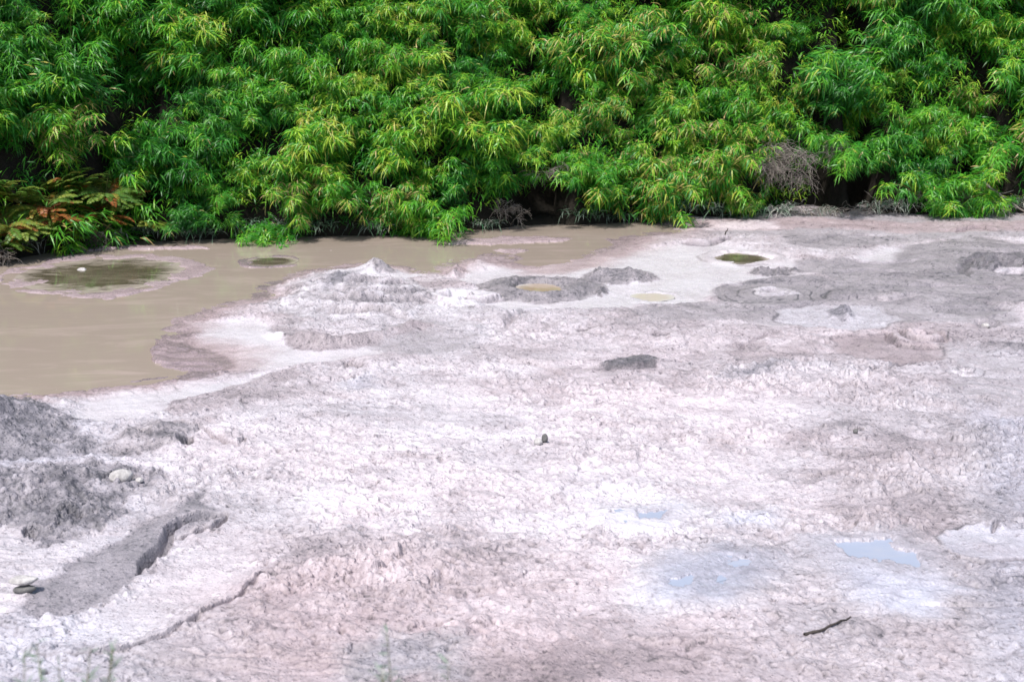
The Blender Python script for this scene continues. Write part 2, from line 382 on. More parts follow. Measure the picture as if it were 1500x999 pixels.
def crater(u, v, rx, name, label, rim=0.05, width=0.5, inner=0.45, tone=0.5, wet=0.4, rings=0, ringamp=0.008, pool=None, rough=0.15, out=1.0, hue=0.0, seed=0, cat='mud crater', level=None, sunk=0.07, jag=0.10, tone_in=None, pool_z=None):
    """round mud pot: raised rim ring, sunken middle, ripples running round it"""
    global H, TONE, WET, ROUGH, HUE, LIP
    cx, cy = ground(u, v); R = rx / scale_at(u, v)
    dx = X - cx; dy = Y - cy; r = np.hypot(dx, dy) / R
    box = r < 1.9
    th = np.arctan2(dy, dx)
    r = r * (1 + jag * gnoise(np.cos(th) * 1.7 + seed, np.sin(th) * 1.7 + seed, 7) + jag * 0.9 * fbm(X * 3, Y * 3, 8 + seed, 4))
    m = (1 - ss(0.9, 1.12, r)) * box
    base = (0.03 if level is None else level)
    prof = base + rim * np.exp(-((r - (inner + 0.17)) / 0.20) ** 2) - sunk * (1 - ss(inner - 0.22, inner + 0.05, r + 0.55 * fbm(X * 2.2, Y * 4, 29 + seed, 4)))
    if rings:
        ph = r * rings + 0.35 * gnoise(X * 3, Y * 3, 17 + seed) + th / (2 * pi)
        fr = ph - np.floor(ph)
        RG = 0.5 * np.exp(-((fr - 0.90) / 0.07) ** 2) * (r > inner) * (r < 0.95) * ss(-.3, .1, gnoise(X * 2.3, Y * 2.3, 23 + seed))
        prof = prof + ringamp * (ss(0.0, 0.75, fr) - ss(0.86, 1.0, fr)) * (r > inner)
    prof = prof + 0.018 * med + 0.008 * gnoise(X * 0.9, Y * 1.6, 19 + seed)
    H = H + (prof - H) * m
    mt = (1 - ss(0.86, 1.06, r + 0.10 * fbm(X * 5, Y * 9, 27 + seed, 3))) * box * out
    TONE = TONE + (tone + 0.12 * med - TONE) * mt
    if rings: TONE = TONE + RG * box  # ring steps darkened in the tone, as shade along each edge
    if level is None or level > 0.02: TONE = TONE + 0.38 * np.exp(-((r - 0.99) / 0.035) ** 2) * box * ss(-.35, .15, gnoise(X * 1.9, Y * 1.9, 33 + seed))  # dark outline paints the shaded step around each disc
    if tone_in is not None: TONE = TONE + (tone_in - TONE) * (1 - ss(inner, inner + 0.12, r)) * box
    WET = WET + (wet - WET) * mt; ROUGH = ROUGH + (rough - ROUGH) * mt; HUE = HUE + (hue - HUE) * mt
    LIP = LIP * (1 - m)
    sid = seg((r < 1.04) & box, name, label, cat)
    if pool: POOLS.append((sid, cx, cy, R * (inner + 0.06), (base + rim * 0.15 - 0.01) if pool_z is None else pool_z, pool))
    return r
POOLS = []

# -- the pots and rings, far to near
crater(150, 402, 158, 'mud_pot', 'broad round mud pot with pale pink rim and dark pool in the still brown water', rim=0.010, inner=0.72, tone=0.20, wet=0.85, rings=0, pool='olive', hue=1.0, seed=1, cat='mud pot', level=0.001, sunk=0.06, pool_z=0.003, jag=0.16, rough=0.0)
crater(398, 384, 50, 'mud_pot', 'small mud pot with olive pool standing in the brown water before the bank', rim=0.006, inner=0.68, tone=0.46, wet=0.7, pool='olive', hue=0.9, seed=2, cat='mud pot', level=0.001, sunk=0.05, pool_z=0.003, jag=0.15)
crater(1086, 381, 62, 'mud_pot', 'small pot of still olive water among pale slurry, nearest the dark-mouthed hole', rim=0.02, inner=0.62, tone=0.1, wet=0.8, pool='olive', hue=0.2, seed=3, cat='mud pot', pool_z=0.022)
crater(1132, 435, 84, 'mud_pot', 'grey disc of mud with a pale bubble ring near its middle', rim=0.02, inner=0.16, tone=0.60, wet=0.4, rings=4, ringamp=0.006, seed=4, cat='mud pot', sunk=0.02)
crater(1134, 433, 34, 'mud_ring', 'pale ring of mud around a fresh bubble on the grey disc', rim=0.03, inner=0.45, tone=0.25, wet=0.6, rings=0, ringamp=0.012, seed=5, cat='mud ring', level=0.04, sunk=0.01, jag=.25)
crater(1478, 392, 74, 'mud_crater', 'dark grey crater with cracked stepped rim at the right end of the flat', rim=0.05, inner=0.3, tone=0.78, wet=0.35, rings=3.2, ringamp=0.035, seed=6, level=0.05, sunk=0.05, jag=0.2)
crater(1485, 402, 30, 'mud_ring', 'pale pool ring inside the dark cracked crater', rim=0.02, inner=0.4, tone=0.25, wet=0.6, jag=.22, seed=16, cat='mud ring', level=0.04)
crater(1225, 470, 92, 'mud_pot', 'pale greenish disc of smooth mud with a dark plug of mud at its back', rim=0.02, inner=0.1, tone=0.24, wet=0.4, rings=0, rough=.35, seed=7, cat='mud pot', sunk=0.0, hue=-0.2, level=0.035, jag=.22)
crater(1300, 516, 84, 'mud_pot', 'brownish disc of sunken mud carrying the folded ring', rim=0.012, inner=0.1, tone=0.50, wet=0.35, hue=0.6, seed=8, cat='mud pot', sunk=0.0, level=0.03, jag=0.16)
crater(1346, 502, 46, 'mud_ring', 'folded ring of overlapping pale mud skins around a small hollow', rim=0.03, inner=0.34, tone=0.30, wet=0.4, rings=0, ringamp=0.05, hue=0.5, seed=9, cat='mud ring', level=0.06, sunk=0.06, jag=0.2)
crater(1452, 812, 76, 'mud_pot', 'pale smooth disc of mud with a dark crack under its near edge and hooked ridge', rim=0.02, inner=0.1, tone=0.2, wet=0.5, seed=10, cat='mud pot', sunk=0.0, level=0.075, hue=-0.4)
crater(1413, 552, 28, 'mud_ring', 'small pale bubble ring beside the yellow-green speck, on lavender mud', rim=0.03, inner=0.4, tone=0.2, wet=0.5, jag=.22, rings=2, ringamp=.01, seed=11, cat='mud ring', level=0.04)
crater(795, 427, 92, 'mud_crater', 'grey collared mud crater holding a tan pool', rim=0.07, inner=0.46, tone=0.70, wet=0.3, rings=0, pool='tan', seed=12, sunk=0.09, level=0.03, rough=0.6, pool_z=0.022, jag=0.16)
crater(672, 440, 52, 'mud_ring', 'white scum ring of thin cracked plates left of the collared crater', rim=0.02, inner=0.3, tone=0.02, wet=0.6, rings=2.2, ringamp=0.04, seed=13, cat='mud ring', level=0.03, jag=0.25)
crater(955, 438, 46, 'mud_pot', 'faint tan pot in the white slurry right of the collared crater', rim=0.01, inner=0.62, tone=0.1, wet=0.8, seed=14, cat='mud pot', pool='slurry', pool_z=0.022, level=0.018, jag=0.25, sunk=0.05)

# -- heaps and mounds
mound([(385, 456), (395, 425), (430, 408), (480, 398), (540, 402), (600, 412), (640, 440), (625, 470), (560, 486), (480, 480), (420, 470)], 0.11, 'mud_mound', 'wide lumpy heap of pale mud with ledges below the pale cone', tone=0.30, rough=1.2, wet=0.2, toneamp=0.6, lump=0.045, steep=0.6)
mound([(478, 410), (505, 398), (545, 392), (590, 396), (620, 408), (580, 420), (520, 420)], 0.13, 'mud_cone', 'pale mud cone with a knobbly grey peak rising against the brown water', tone=0.05, rough=0.4, wet=0.4, steep=0.42)
mound([(528, 402), (548, 398), (580, 402), (578, 410), (548, 412)], 0.10, None, '', tone=0.58, rough=1.0, steep=0.15, toneamp=0.5)
mound([(638, 412), (650, 394), (680, 392), (690, 404), (676, 416)], 0.13, 'mud_mound', 'small pinkish knob of mud between the cone and the collared crater', tone=0.3, rough=1.0, hue=0.6, steep=0.25, toneamp=0.4)
mound([(848, 416), (862, 403), (900, 400), (950, 402), (968, 412), (940, 418), (890, 419)], 0.17, 'mud_mound', 'dark grey spattered mound beyond the collared crater', tone=0.66, rough=1.0, wet=0.2, steep=0.3, lump=0.04)
mound([(862, 434), (880, 428), (892, 433), (880, 439)], 0.05, 'mud_clot', 'dark clot of mud at the right foot of the collared crater', tone=0.85, steep=0.06)
mound([(1100, 404), (1112, 396), (1150, 394), (1172, 400), (1150, 406), (1118, 408)], 0.07, 'mud_clot', 'black-mouthed blister of mud beside the small olive pot', tone=0.75, steep=0.10)
mound([(1213, 465), (1222, 458), (1240, 458), (1247, 468), (1232, 474), (1216, 473)], 0.05, 'mud_clot', 'dark green-grey plug of mud on the pale greenish disc', tone=0.8, steep=0.08, hue=-0.5)
mound([(876, 549), (895, 538), (930, 530), (972, 536), (958, 545), (915, 551)], 0.055, 'mud_clot', 'lone dark grey lens-shaped lump in the middle of the pale flat', tone=0.9, rough=0.8, steep=0.06, lump=0.02)
mound([(385, 486), (420, 492), (470, 504), (550, 496), (620, 480), (640, 488), (560, 508), (470, 520), (430, 514), (395, 498)], 0.07, 'mud_ridge', 'curved grey lip of mud along the foot of the lumpy heap', tone=0.5, rough=0.4, steep=0.12, hue=0.3)
mound([(-200, 545), (0, 590), (30, 592), (62, 600), (112, 618), (125, 628), (100, 640), (138, 656), (140, 668), (96, 676), (88, 655), (76, 660), (70, 680), (0, 684), (-200, 700)], 0.46, 'mud_mound', 'tall dark grey mound of crusted mud against the brown water', tone=0.74, rough=0.9, wet=0.15, steep=0.7, lump=0.045, hue=-0.4, toneamp=.3)
mound([(-100, 706), (60, 690), (140, 680), (235, 702), (248, 708), (205, 722), (178, 752), (205, 764), (160, 784), (110, 796), (78, 806), (20, 790), (-100, 800)], 0.14, 'mud_mound', 'broad dark mound of broken mud with a white cobble on top', tone=0.70, rough=1.1, wet=0.15, steep=0.5, lump=0.045, hue=-0.3, toneamp=0.5)
mound([(140, 662), (195, 640), (240, 632), (290, 628), (300, 634), (288, 650), (240, 668), (170, 672)], 0.06, 'mud_mound', 'low row of dark lumps between the two grey mounds and the pale flat', tone=0.62, rough=0.8, wet=0.2, steep=0.2, lump=0.06, toneamp=0.6)
mound([(235, 612), (262, 590), (330, 577), (400, 556), (436, 549), (445, 560), (380, 592), (310, 612), (250, 620)], 0.02, 'mud_tongue', 'grey-mauve tongue of mud reaching from the brown water\'s edge', tone=0.48, rough=0.5, wet=0.2, steep=0.1, lump=0.0, hue=0.3)
sdt = mound([(40, 905), (66, 862), (140, 817), (232, 778), (300, 722), (332, 697), (300, 742), (322, 764), (252, 800), (212, 856), (150, 893), (98, 921), (60, 918)], 0.03, 'mud_tongue', 'long smooth dark tongue of mud ending near the white-topped stone', tone=0.62, rough=0.15, wet=0.3, steep=0.1, lump=0.0, hue=-0.2)
# rubbly belts
for pts, rr, tn in (([(470, 850), (520, 815), (600, 812), (650, 850), (640, 885), (540, 890), (420, 880), (360, 890), (400, 850)], 2.2, 0.27),
                ([(1240, 700), (1340, 670), (1450, 640), (1560, 610), (1560, 700), (1450, 705), (1330, 730), (1260, 735)], 1.5, 0.42),
                ([(1030, 570), (1100, 545), (1200, 540), (1300, 560), (1290, 590), (1150, 585), (1040, 590)], 1.8, 0.24),
                ([(1260, 580), (1340, 570), (1400, 580), (1380, 610), (1290, 615)], 1.4, 0.36),
                ([(740, 560), (830, 560), (850, 585), (800, 600), (740, 580)], 1.3, 0.32),
                ([(1225, 785), (1290, 765), (1320, 785), (1300, 805), (1240, 800)], 1.8, 0.38),
                ([(640, 465), (760, 462), (900, 470), (880, 500), (740, 505), (650, 495)], 1.0, 0.25),
                ([(300, 905), (480, 880), (640, 900), (480, 960), (240, 985), (100, 1030), (200, 960)], 0.7, 0.36),
                ([(1300, 940), (1600, 900), (1600, 1060), (1200, 1060)], 0.5, 0.33)):
    patch(pts, rough=rr, tone=tn, soft=0.22)
# smoky grey stains
for pts, tn in (([(470, 432), (490, 415), (520, 412), (510, 428), (480, 442)], 0.7), ([(1050, 562), (1110, 545), (1150, 540), (1110, 562)], 0.6),
                ([(500, 570), (540, 560), (560, 575), (520, 585)], 0.35)):
    patch(pts, tone=tn, soft=0.12, hue=-0.5)
patch([(505, 960), (560, 940), (680, 950), (690, 1010), (500, 1010)], tone=0.5, soft=0.12, hue=-0.3, rough=0.5)
patch([(200, 965), (420, 930), (560, 1000), (300, 1050), (60, 1060)], tone=0.40, soft=0.3, k=.7)

patch([(90, 968), (180, 960), (245, 938), (300, 905), (372, 860), (380, 800), (330, 790), (260, 825), (215, 870), (150, 905), (100, 930)], rough=.2, tone=.14, soft=.08, lip=0)
patch([(880, 552), (900, 541), (930, 535), (966, 540), (958, 549), (915, 554)], tone=.92, rough=1.0, soft=.05, lip=0)
# holes
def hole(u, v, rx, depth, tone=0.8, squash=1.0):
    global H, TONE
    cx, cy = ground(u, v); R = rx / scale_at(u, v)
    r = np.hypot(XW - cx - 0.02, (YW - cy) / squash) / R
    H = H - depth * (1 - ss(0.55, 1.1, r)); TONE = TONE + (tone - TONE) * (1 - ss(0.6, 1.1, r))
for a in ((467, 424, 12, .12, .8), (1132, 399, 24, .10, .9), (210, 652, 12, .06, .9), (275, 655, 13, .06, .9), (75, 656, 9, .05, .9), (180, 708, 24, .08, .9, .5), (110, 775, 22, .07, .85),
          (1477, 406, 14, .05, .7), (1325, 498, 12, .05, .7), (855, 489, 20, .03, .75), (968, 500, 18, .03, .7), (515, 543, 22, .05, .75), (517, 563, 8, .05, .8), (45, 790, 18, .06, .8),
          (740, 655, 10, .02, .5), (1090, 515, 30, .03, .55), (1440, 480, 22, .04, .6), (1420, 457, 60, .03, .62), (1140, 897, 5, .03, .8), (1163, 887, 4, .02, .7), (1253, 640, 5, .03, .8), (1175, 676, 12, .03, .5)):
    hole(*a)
# cracks: (points, depth, half width, step, tone that paints their shade)
CR = [([(205, 855), (225, 835), (243, 812), (247, 790), (268, 776), (300, 768), (334, 762)], .09, .035, 0.03, .8),
      ([(247, 800), (262, 800), (290, 788), (315, 780), (336, 764)], .08, .028, 0.0, .8),
      ([(40, 975), (110, 978), (180, 970), (245, 948), (300, 915), (345, 888), (372, 868), (400, 850)], .022, .012, 0.024, .65),
      ([(1385, 824), (1400, 836), (1440, 842), (1500, 835), (1560, 830)], .04, .014, 0.012, .75),
      ([(1450, 795), (1455, 785), (1475, 780), (1520, 783)], .03, .014, 0.01, .6),
      ([(1100, 578), (1020, 590), (960, 597), (900, 606), (860, 608)], .03, .02, 0.02, .5),
      ([(1275, 552), (1310, 545), (1345, 537)], .05, .03, 0.02, .7),
      ([(1345, 545), (1400, 536)], .03, .02, 0.01, .6),
      ([(1155, 490), (1120, 500), (1085, 515)], .03, .02, 0.01, .6),
      ([(1000, 361), (1040, 362), (1070, 354)], .05, .03, 0.02, .8), ([(1310, 352), (1230, 350), (1180, 362)], .05, .03, 0.02, .75),
      ([(740, 490), (752, 470), (770, 462), (800, 460)], .04, .03, 0.03, .55), ([(700, 540), (740, 538), (800, 545), (830, 560)], .03, .02, 0.02, .5),
      ([(292, 632), (312, 650), (350, 662), (362, 650)], .03, .018, 0.02, .6), ([(30, 582), (140, 566), (215, 562), (262, 553)], .02, .03, 0.0, .6),
      ([(640, 440), (670, 440), (700, 446), (740, 444)], .04, .02, 0.03, .6), ([(650, 452), (690, 458), (712, 448)], .03, .015, 0.02, .6),
      ([(520, 447), (560, 443), (600, 440), (622, 432)], .06, .035, 0.06, .85), ([(470, 455), (530, 458), (590, 452), (630, 450)], .06, .035, 0.06, .8), ([(480, 470), (560, 468), (600, 474)], .05, .03, 0.05, .75), ([(500, 430), (560, 428), (600, 424)], .05, .03, 0.05, .75),
      ([(1400, 345), (1430, 340), (1470, 348)], .04, .02, .02, .7), ([(1060, 452), (1110, 462), (1170, 452), (1215, 446)], .03, .02, .02, .6), ([(1460, 735), (1500, 728)], .03, .015, .01, .5), ([(1345, 905), (1430, 903), (1520, 905)], .02, .015, .01, .5),
      ([(1418, 412), (1411, 400), (1420, 386), (1448, 378), (1500, 374), (1560, 376)], .05, .03, -0.03, .9),
      ([(1440, 400), (1448, 391), (1480, 387), (1550, 388)], .04, .025, -0.03, .85), ([(1458, 406), (1490, 404), (1540, 406)], .05, .04, 0.0, .9),
      ([(1112, 437), (1120, 431), (1140, 429), (1158, 433), (1150, 438), (1128, 439), (1112, 437)], .02, .018, 0.0, .5),
      ([(1300, 495), (1306, 507), (1318, 514), (1340, 516), (1388, 514)], .05, .022, 0.03, .85), ([(1316, 490), (1324, 504), (1340, 510), (1372, 510), (1388, 506)], .05, .022, 0.03, .85),
      ([(1322, 496), (1340, 492), (1362, 496), (1358, 502), (1338, 503), (1322, 496)], .03, .02, 0.0, .6), ([(1365, 490), (1380, 500), (1386, 508)], .03, .016, 0.01, .55),
      ([(1395, 552), (1408, 546), (1428, 549)], .02, .018, 0.0, .6), ([(1215, 446), (1260, 441), (1300, 446), (1345, 440)], .03, .025, .01, .6), ([(1330, 428), (1380, 425), (1430, 430), (1480, 428)], .03, .025, .01, .6),
      ([(1225, 402), (1270, 398), (1320, 402)], .03, .025, .01, .65), ([(1240, 385), (1290, 389), (1345, 384)], .03, .025, .01, .65), ([(760, 420), (775, 415), (800, 414), (830, 418)], .05, .03, 0.0, .95),  # last entry: painted shade under the collared crater's back wall
      ([(205, 560), (240, 556), (262, 553)], .01, .03, 0.0, .7), ([(600, 682), (668, 684)], .02, .01, .01, .45), ([(650, 794), (668, 790), (688, 797)], .02, .012, .01, .45)]
for pts, dep, w, step, tn in CR:
    d, side, q = line_sd(pts, X + 0.25 * (XS - X) + .012 * med, Y + 0.25 * (YS - Y) + .02 * med)
    taper = ss(0, 0.12, q) * (1 - ss(0.88, 1, q)); ww = w * (0.35 + 0.65 * taper) * (1 + 0.8 * med)
    ww = np.maximum(ww, 0.006) * (1 + 1.2 * (DIST / 14) ** 2 * (DIST > 8))
    g = 1 - ss(0.15, 1.15, d / ww)
    st_ = 0.5 - 0.5 * np.tanh(side * d / (0.7 * ww))
    H = H - dep * g * (0.4 + .6 * taper) + step * st_ * (1 - ss(0.0, 0.35, d)) * taper * (d < 8)
    TONE = TONE + (tn - TONE) * g * 0.8

# puddles
PUD = [([(1226, 821), (1275, 816), (1298, 808), (1312, 824), (1340, 832), (1336, 850), (1300, 845), (1250, 838)], 'puddle', 'largest blue puddle, on the mud at right beside a rubbly patch', 0.085),
       ([(1020, 850), (1060, 838), (1092, 842), (1070, 852), (1036, 856)], 'puddle', 'thin light blue streak of water left of the largest puddle', 0.085),
       ([(1030, 866), (1052, 860), (1070, 868), (1062, 878), (1040, 880)], 'puddle', 'small squarish blue puddle just below the thin streak', 0.085),
       ([(985, 868), (1020, 860), (1026, 868), (1000, 876)], 'puddle', 'faint blue puddle left of the small squarish puddle', 0.085),
       ([(932, 768), (975, 764), (968, 774), (940, 776)], 'puddle', 'palest and farthest blue film of water on the bright flat', 0.085)]
pud_m = []
for pts, nm, lb, lv in PUD:
    sd = poly_sd(pts)
    near = ss(-0.4, -0.02, sd)
    H = H + (lv + 0.016 + 0.005 * fine - H) * near * 0.95
    ROUGH = ROUGH * (1 - near * .9); WET = WET + (0.7 - WET) * near * .6; HUE = HUE - 0.5 * near
    TONE = TONE + (0.3 - TONE) * ss(-0.1, 0, sd)
    H = H - 0.05 * ss(-0.03, 0.03, sd)
    LIP = LIP * (1 - near); pud_m.append(sd)
patch([(940, 880), (980, 850), (1060, 835), (1120, 850), (1060, 890), (960, 900)], hue=-1.5, soft=0.3, k=0.6)  # blue hue paints reflected sky on the mud around the streaks
patch([(1060, 768), (1120, 755), (1130, 775), (1070, 785)], hue=-1.6, soft=0.2, k=0.7)
patch([(1230, 850), (1330, 862), (1420, 880), (1360, 915), (1260, 900)], hue=-0.9, tone=0.14, rough=0.05, soft=0.15, wet=.6)

# -- small scale relief
fade = 1 - 0.5 * ss(9, 18, DIST)
inner_ = (1 - ss(1580, 1620, UU)) * ss(-120, -80, UU) * (1 - ss(1040, 1080, VV))     # the coarse outskirts of the sheet carry no fine relief
notwater = ss(-0.03, 0.03, H + 0.01) * inner_
R_ = np.clip(ROUGH, 0, 2.5) * notwater
v1, id1 = voro(X * 8.5 + 0.8 * fine, Y * 8.5, 3); v2, id2 = voro(X * 19, Y * 19, 4); v3, id3 = voro(X * 4.2 + med, Y * 4.2, 6)
dome1 = np.clip(1 - v1 * v1 * 2.2, 0, 1); dome2 = np.clip(1 - v2 * v2 * 2.0, 0, 1); dome3 = np.clip(1 - v3 * v3 * 2.6, 0, 1) ** 1.5
H += R_ * fade * (0.026 * dome1 * (0.1 + id1) * ss(.15, .5, id1) + 0.012 * dome2 * (0.3 + id2) * (1 - .6 * ss(10, 15, DIST)) + 0.030 * dome3 * ss(0.6, 0.9, id3)) + notwater * 0.006 * fine
TONE += 0.12 * (0.5 - dome1) * np.clip(R_, 0, 1) * ss(.15, .5, id1) + 0.16 * (0.5 - dome2) * np.clip(R_, 0, 1)
# pits left by burst bubbles, their shade painted into the tone
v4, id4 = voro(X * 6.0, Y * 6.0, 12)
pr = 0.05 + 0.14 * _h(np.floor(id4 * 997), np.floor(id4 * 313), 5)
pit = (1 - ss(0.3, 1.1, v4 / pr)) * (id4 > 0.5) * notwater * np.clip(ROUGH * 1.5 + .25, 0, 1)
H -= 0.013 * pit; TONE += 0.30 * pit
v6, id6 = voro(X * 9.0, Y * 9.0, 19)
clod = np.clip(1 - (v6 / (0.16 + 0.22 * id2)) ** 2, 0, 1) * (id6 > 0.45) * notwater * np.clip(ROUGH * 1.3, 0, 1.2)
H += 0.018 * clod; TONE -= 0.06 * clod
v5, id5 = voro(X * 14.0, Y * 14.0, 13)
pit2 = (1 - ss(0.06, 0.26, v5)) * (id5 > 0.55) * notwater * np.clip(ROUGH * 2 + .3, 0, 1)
H -= 0.006 * pit2; TONE += 0.22 * pit2  # finer pits, shade painted the same way
# overlapping skins: little terraces, each lip's undercut shade painted as a dark line
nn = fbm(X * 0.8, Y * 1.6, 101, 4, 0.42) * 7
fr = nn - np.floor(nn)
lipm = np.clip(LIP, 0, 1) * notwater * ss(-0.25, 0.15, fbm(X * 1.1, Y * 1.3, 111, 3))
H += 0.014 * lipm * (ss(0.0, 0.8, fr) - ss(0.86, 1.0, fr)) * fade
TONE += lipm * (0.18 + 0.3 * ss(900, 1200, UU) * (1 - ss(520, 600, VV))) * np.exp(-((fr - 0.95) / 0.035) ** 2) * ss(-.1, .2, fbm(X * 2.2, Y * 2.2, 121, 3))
# broad slumped sheets, each with a soft rolled front edge shaded in the tone
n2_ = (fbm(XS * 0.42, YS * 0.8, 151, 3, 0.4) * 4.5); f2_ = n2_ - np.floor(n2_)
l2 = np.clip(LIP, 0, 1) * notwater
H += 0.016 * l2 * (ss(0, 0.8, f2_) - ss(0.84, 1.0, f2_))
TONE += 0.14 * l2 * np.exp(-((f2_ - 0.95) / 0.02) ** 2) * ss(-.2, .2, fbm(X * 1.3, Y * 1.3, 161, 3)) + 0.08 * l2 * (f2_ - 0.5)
# low rise towards the camera, and drop the outer rim of the sheet below the wide ground
H += 0.0
TONE = np.clip(TONE, 0, 1); WET = np.clip(WET, 0, 1); HUE = np.clip(HUE, -1, 1)
sh = ss(-0.55, 0.0, wsd + 0.12 * med) * (DIST < 30)
HUE = np.clip(HUE + 0.9 * sh, -1, 1); TONE = np.clip(TONE + 0.22 * sh, 0, 1); WET = np.maximum(WET, 0.85 * sh)
edge = np.maximum(ss(9, 11, np.abs(X) / np.maximum(Y, 1) * 10), 0)
H = np.where(wsd < -0.15, np.maximum(H, 0.006 + 0.003 * fine), H).astype(np.float32)
# normals of the whole sheet, shared by its pieces so that no seam shows
P3 = np.stack([X, Y, H], -1)
gu = np.gradient(P3, axis=1); gv = np.gradient(P3, axis=0)
NR = np.cross(gu, gv); NR /= np.linalg.norm(NR, axis=-1, keepdims=True) + 1e-12
NR[NR[..., 2] < 0] *= -1
rows, cols = H.shape
idx = np.arange(rows * cols).reshape(rows, cols)
q = np.stack([idx[1:, :-1], idx[1:, 1:], idx[:-1, 1:], idx[:-1, :-1]], -1).reshape(-1, 4)
fseg = SEG[:-1, :-1].reshape(-1)
Pf = P3.reshape(-1, 3); Nf = NR.reshape(-1, 3); Af = np.stack([TONE, WET, HUE], -1).reshape(-1, 3)
def height_at(x, y):
    """height of the finished mud sheet at a ground point"""
    i = np.argmin((X - x) ** 2 + (Y - y) ** 2); return float(H.reshape(-1)[i])
SEGOBJ = {}
for k in range(len(SEGS) + 1):
    fq = q[fseg == k]
    if len(fq) == 0: continue
    used, inv = np.unique(fq, return_inverse=True)
    name = 'mud_flat' if k == 0 else SEGS[k - 1][0]
    V = Pf[used].copy(); org = np.zeros(3)
    if k: org = V.mean(0); org[2] = V[:, 2].min(); V = V - org
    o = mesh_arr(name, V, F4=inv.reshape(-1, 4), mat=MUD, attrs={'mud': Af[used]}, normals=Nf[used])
    o.location = org
    if k == 0: tag(o, 'pale lavender mud flat pitted by bubbles', None, None, 'structure')
    else: tag(o, SEGS[k - 1][1], SEGS[k - 1][2], SEGS[k - 1][3])
    SEGOBJ[k] = o

def blob_sheet(name, cx, cy, r, z, mat, seed, parent=None, sx=1.0):
    n = 48; V = [(0, 0, 0)]; rng = random.Random(seed)
    ph = [rng.uniform(0, 6.28) for _ in range(4)]
    for i in range(n):
        a = 2 * pi * i / n; rr = r * (1 + 0.05 * sin(2 * a + ph[0]) + 0.03 * sin(3 * a + ph[1]))
        V.append((rr * cos(a), rr * sin(a), 0))
    F3 = [(0, 1 + i, 1 + (i + 1) % n) for i in range(n)]
    o = mesh_arr(name, V, F3=F3, mat=mat, parent=parent, attrs={'rad': np.array([0.0] + [1.0] * n)}); o.location = (cx, cy, z)
    if parent: o.location = (cx - parent.location.x, cy - parent.location.y, z - parent.location.z)
    return o
for i, (sid, cx, cy, r, z, kind) in enumerate(POOLS):
    blob_sheet('pool', cx, cy, r, z, {'olive': OLIVE, 'tan': TAN, 'slurry': SLURRY}[kind], i, SEGOBJ[sid])
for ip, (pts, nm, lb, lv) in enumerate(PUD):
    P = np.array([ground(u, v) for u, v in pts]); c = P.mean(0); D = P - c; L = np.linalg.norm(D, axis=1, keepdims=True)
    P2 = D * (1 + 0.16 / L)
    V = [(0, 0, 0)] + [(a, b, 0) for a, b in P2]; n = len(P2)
    o = mesh_arr('puddle', V, F3=[(0, 1 + i, 1 + (i + 1) % n) for i in range(n)], mat=SKYBLUE); o.location = (c[0], c[1], lv + 0.0025 * ip - .004)
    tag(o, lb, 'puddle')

# ---- standing water and the wide ground below everything
S = 60
wtr = mesh_arr('water', [(-S, 6, 0), (S, 6, 0), (S, 30, 0), (-S, 30, 0)], F4=[(0, 1, 2, 3)], mat=WATER); tag(wtr, kind='structure')
gr = mesh_arr('ground', [(-400, -400, -0.6), (400, -400, -0.6), (400, 400, -0.6), (-400, 400, -0.6)], F4=[(0, 1, 2, 3)], mat=MUD,
              attrs={'mud': np.tile(np.array([[0.35, 0.3, 0.2]]), (4, 1))}); tag(gr, kind='structure')

# ------------------------------------------------------------------ the far bank
SHORE = [(-1700, 520), (-700, 430), (-200, 400), (0, 384), (60, 373), (130, 363), (200, 355), (350, 350), (500, 346), (560, 346), (640, 341), (750, 334), (830, 331), (900, 327), (1000, 323), (1150, 323), (1300, 321), (1400, 319), (1500, 319), (1800, 318), (2600, 318)]
sp = np.array([ground(u, v) for u, v in SHORE])
def shore_y(x): return np.interp(x, sp[:, 0], sp[:, 1])
HOLL = [(790, 0.42, 1.0, 0.80), (1185, 0.75, 0.9, 0.70), (1290, 0.30, 1.2, 1.3), (215, 0.35, 0.8, 0.9), (1480, 0.35, 0.8, 0.7)]      # photo x, half width m, depth m, height m
HX = [(ground(u, 335)[0], w, d, h) for u, w, d, h in HOLL]
bx = np.arange(-26, 26.01, 0.12); bs_ = np.concatenate([np.arange(-0.1, 1.2, 0.06), np.arange(1.2, 8, 0.25), np.arange(8, 60, 4)])
BX, BS = np.meshgrid(bx, bs_)
def bank_z(x, s):
    x = np.asarray(x, float); s = np.asarray(s, float)
    cut = np.zeros_like(x + s)
    for hx, w, d, h in HX: cut = np.maximum(cut, d * (1 - ss(w * 0.6, w * 1.1, np.abs(x - hx))))
    # inside a hollow the face stands back by cut, then climbs steeply to rejoin the slope
    s0 = np.clip(s - cut, -1, None)
    base = -0.15 + 0.35 * ss(-0.06, 0.12, s) + 1.65 * np.clip(s - 0.05, 0, 3.0) + 0.25 * np.clip(s - 3.05, 0, 60)
    cutb = -0.15 + 0.22 * ss(-0.06, 0.3, s) + 3.2 * np.clip(s0, 0, 9) * (cut > 0)
    return np.where(cut > 0.02, np.minimum(base, cutb), base)
BZ = bank_z(BX, BS) + 0.10 * fbm(BX.astype(np.float32) * 1.3, BS.astype(np.float32) * 1.3, 201, 4) * ss(0.05, 0.5, BS)
BY = shore_y(BX) + BS + 0.10 * fbm(BX.astype(np.float32) * 1.1, BX.astype(np.float32) * 0 + 2, 211, 4)
r2, c2 = BX.shape; ib = np.arange(r2 * c2).reshape(r2, c2)
qb = np.stack([ib[:-1, :-1], ib[:-1, 1:], ib[1:, 1:], ib[1:, :-1]], -1).reshape(-1, 4)
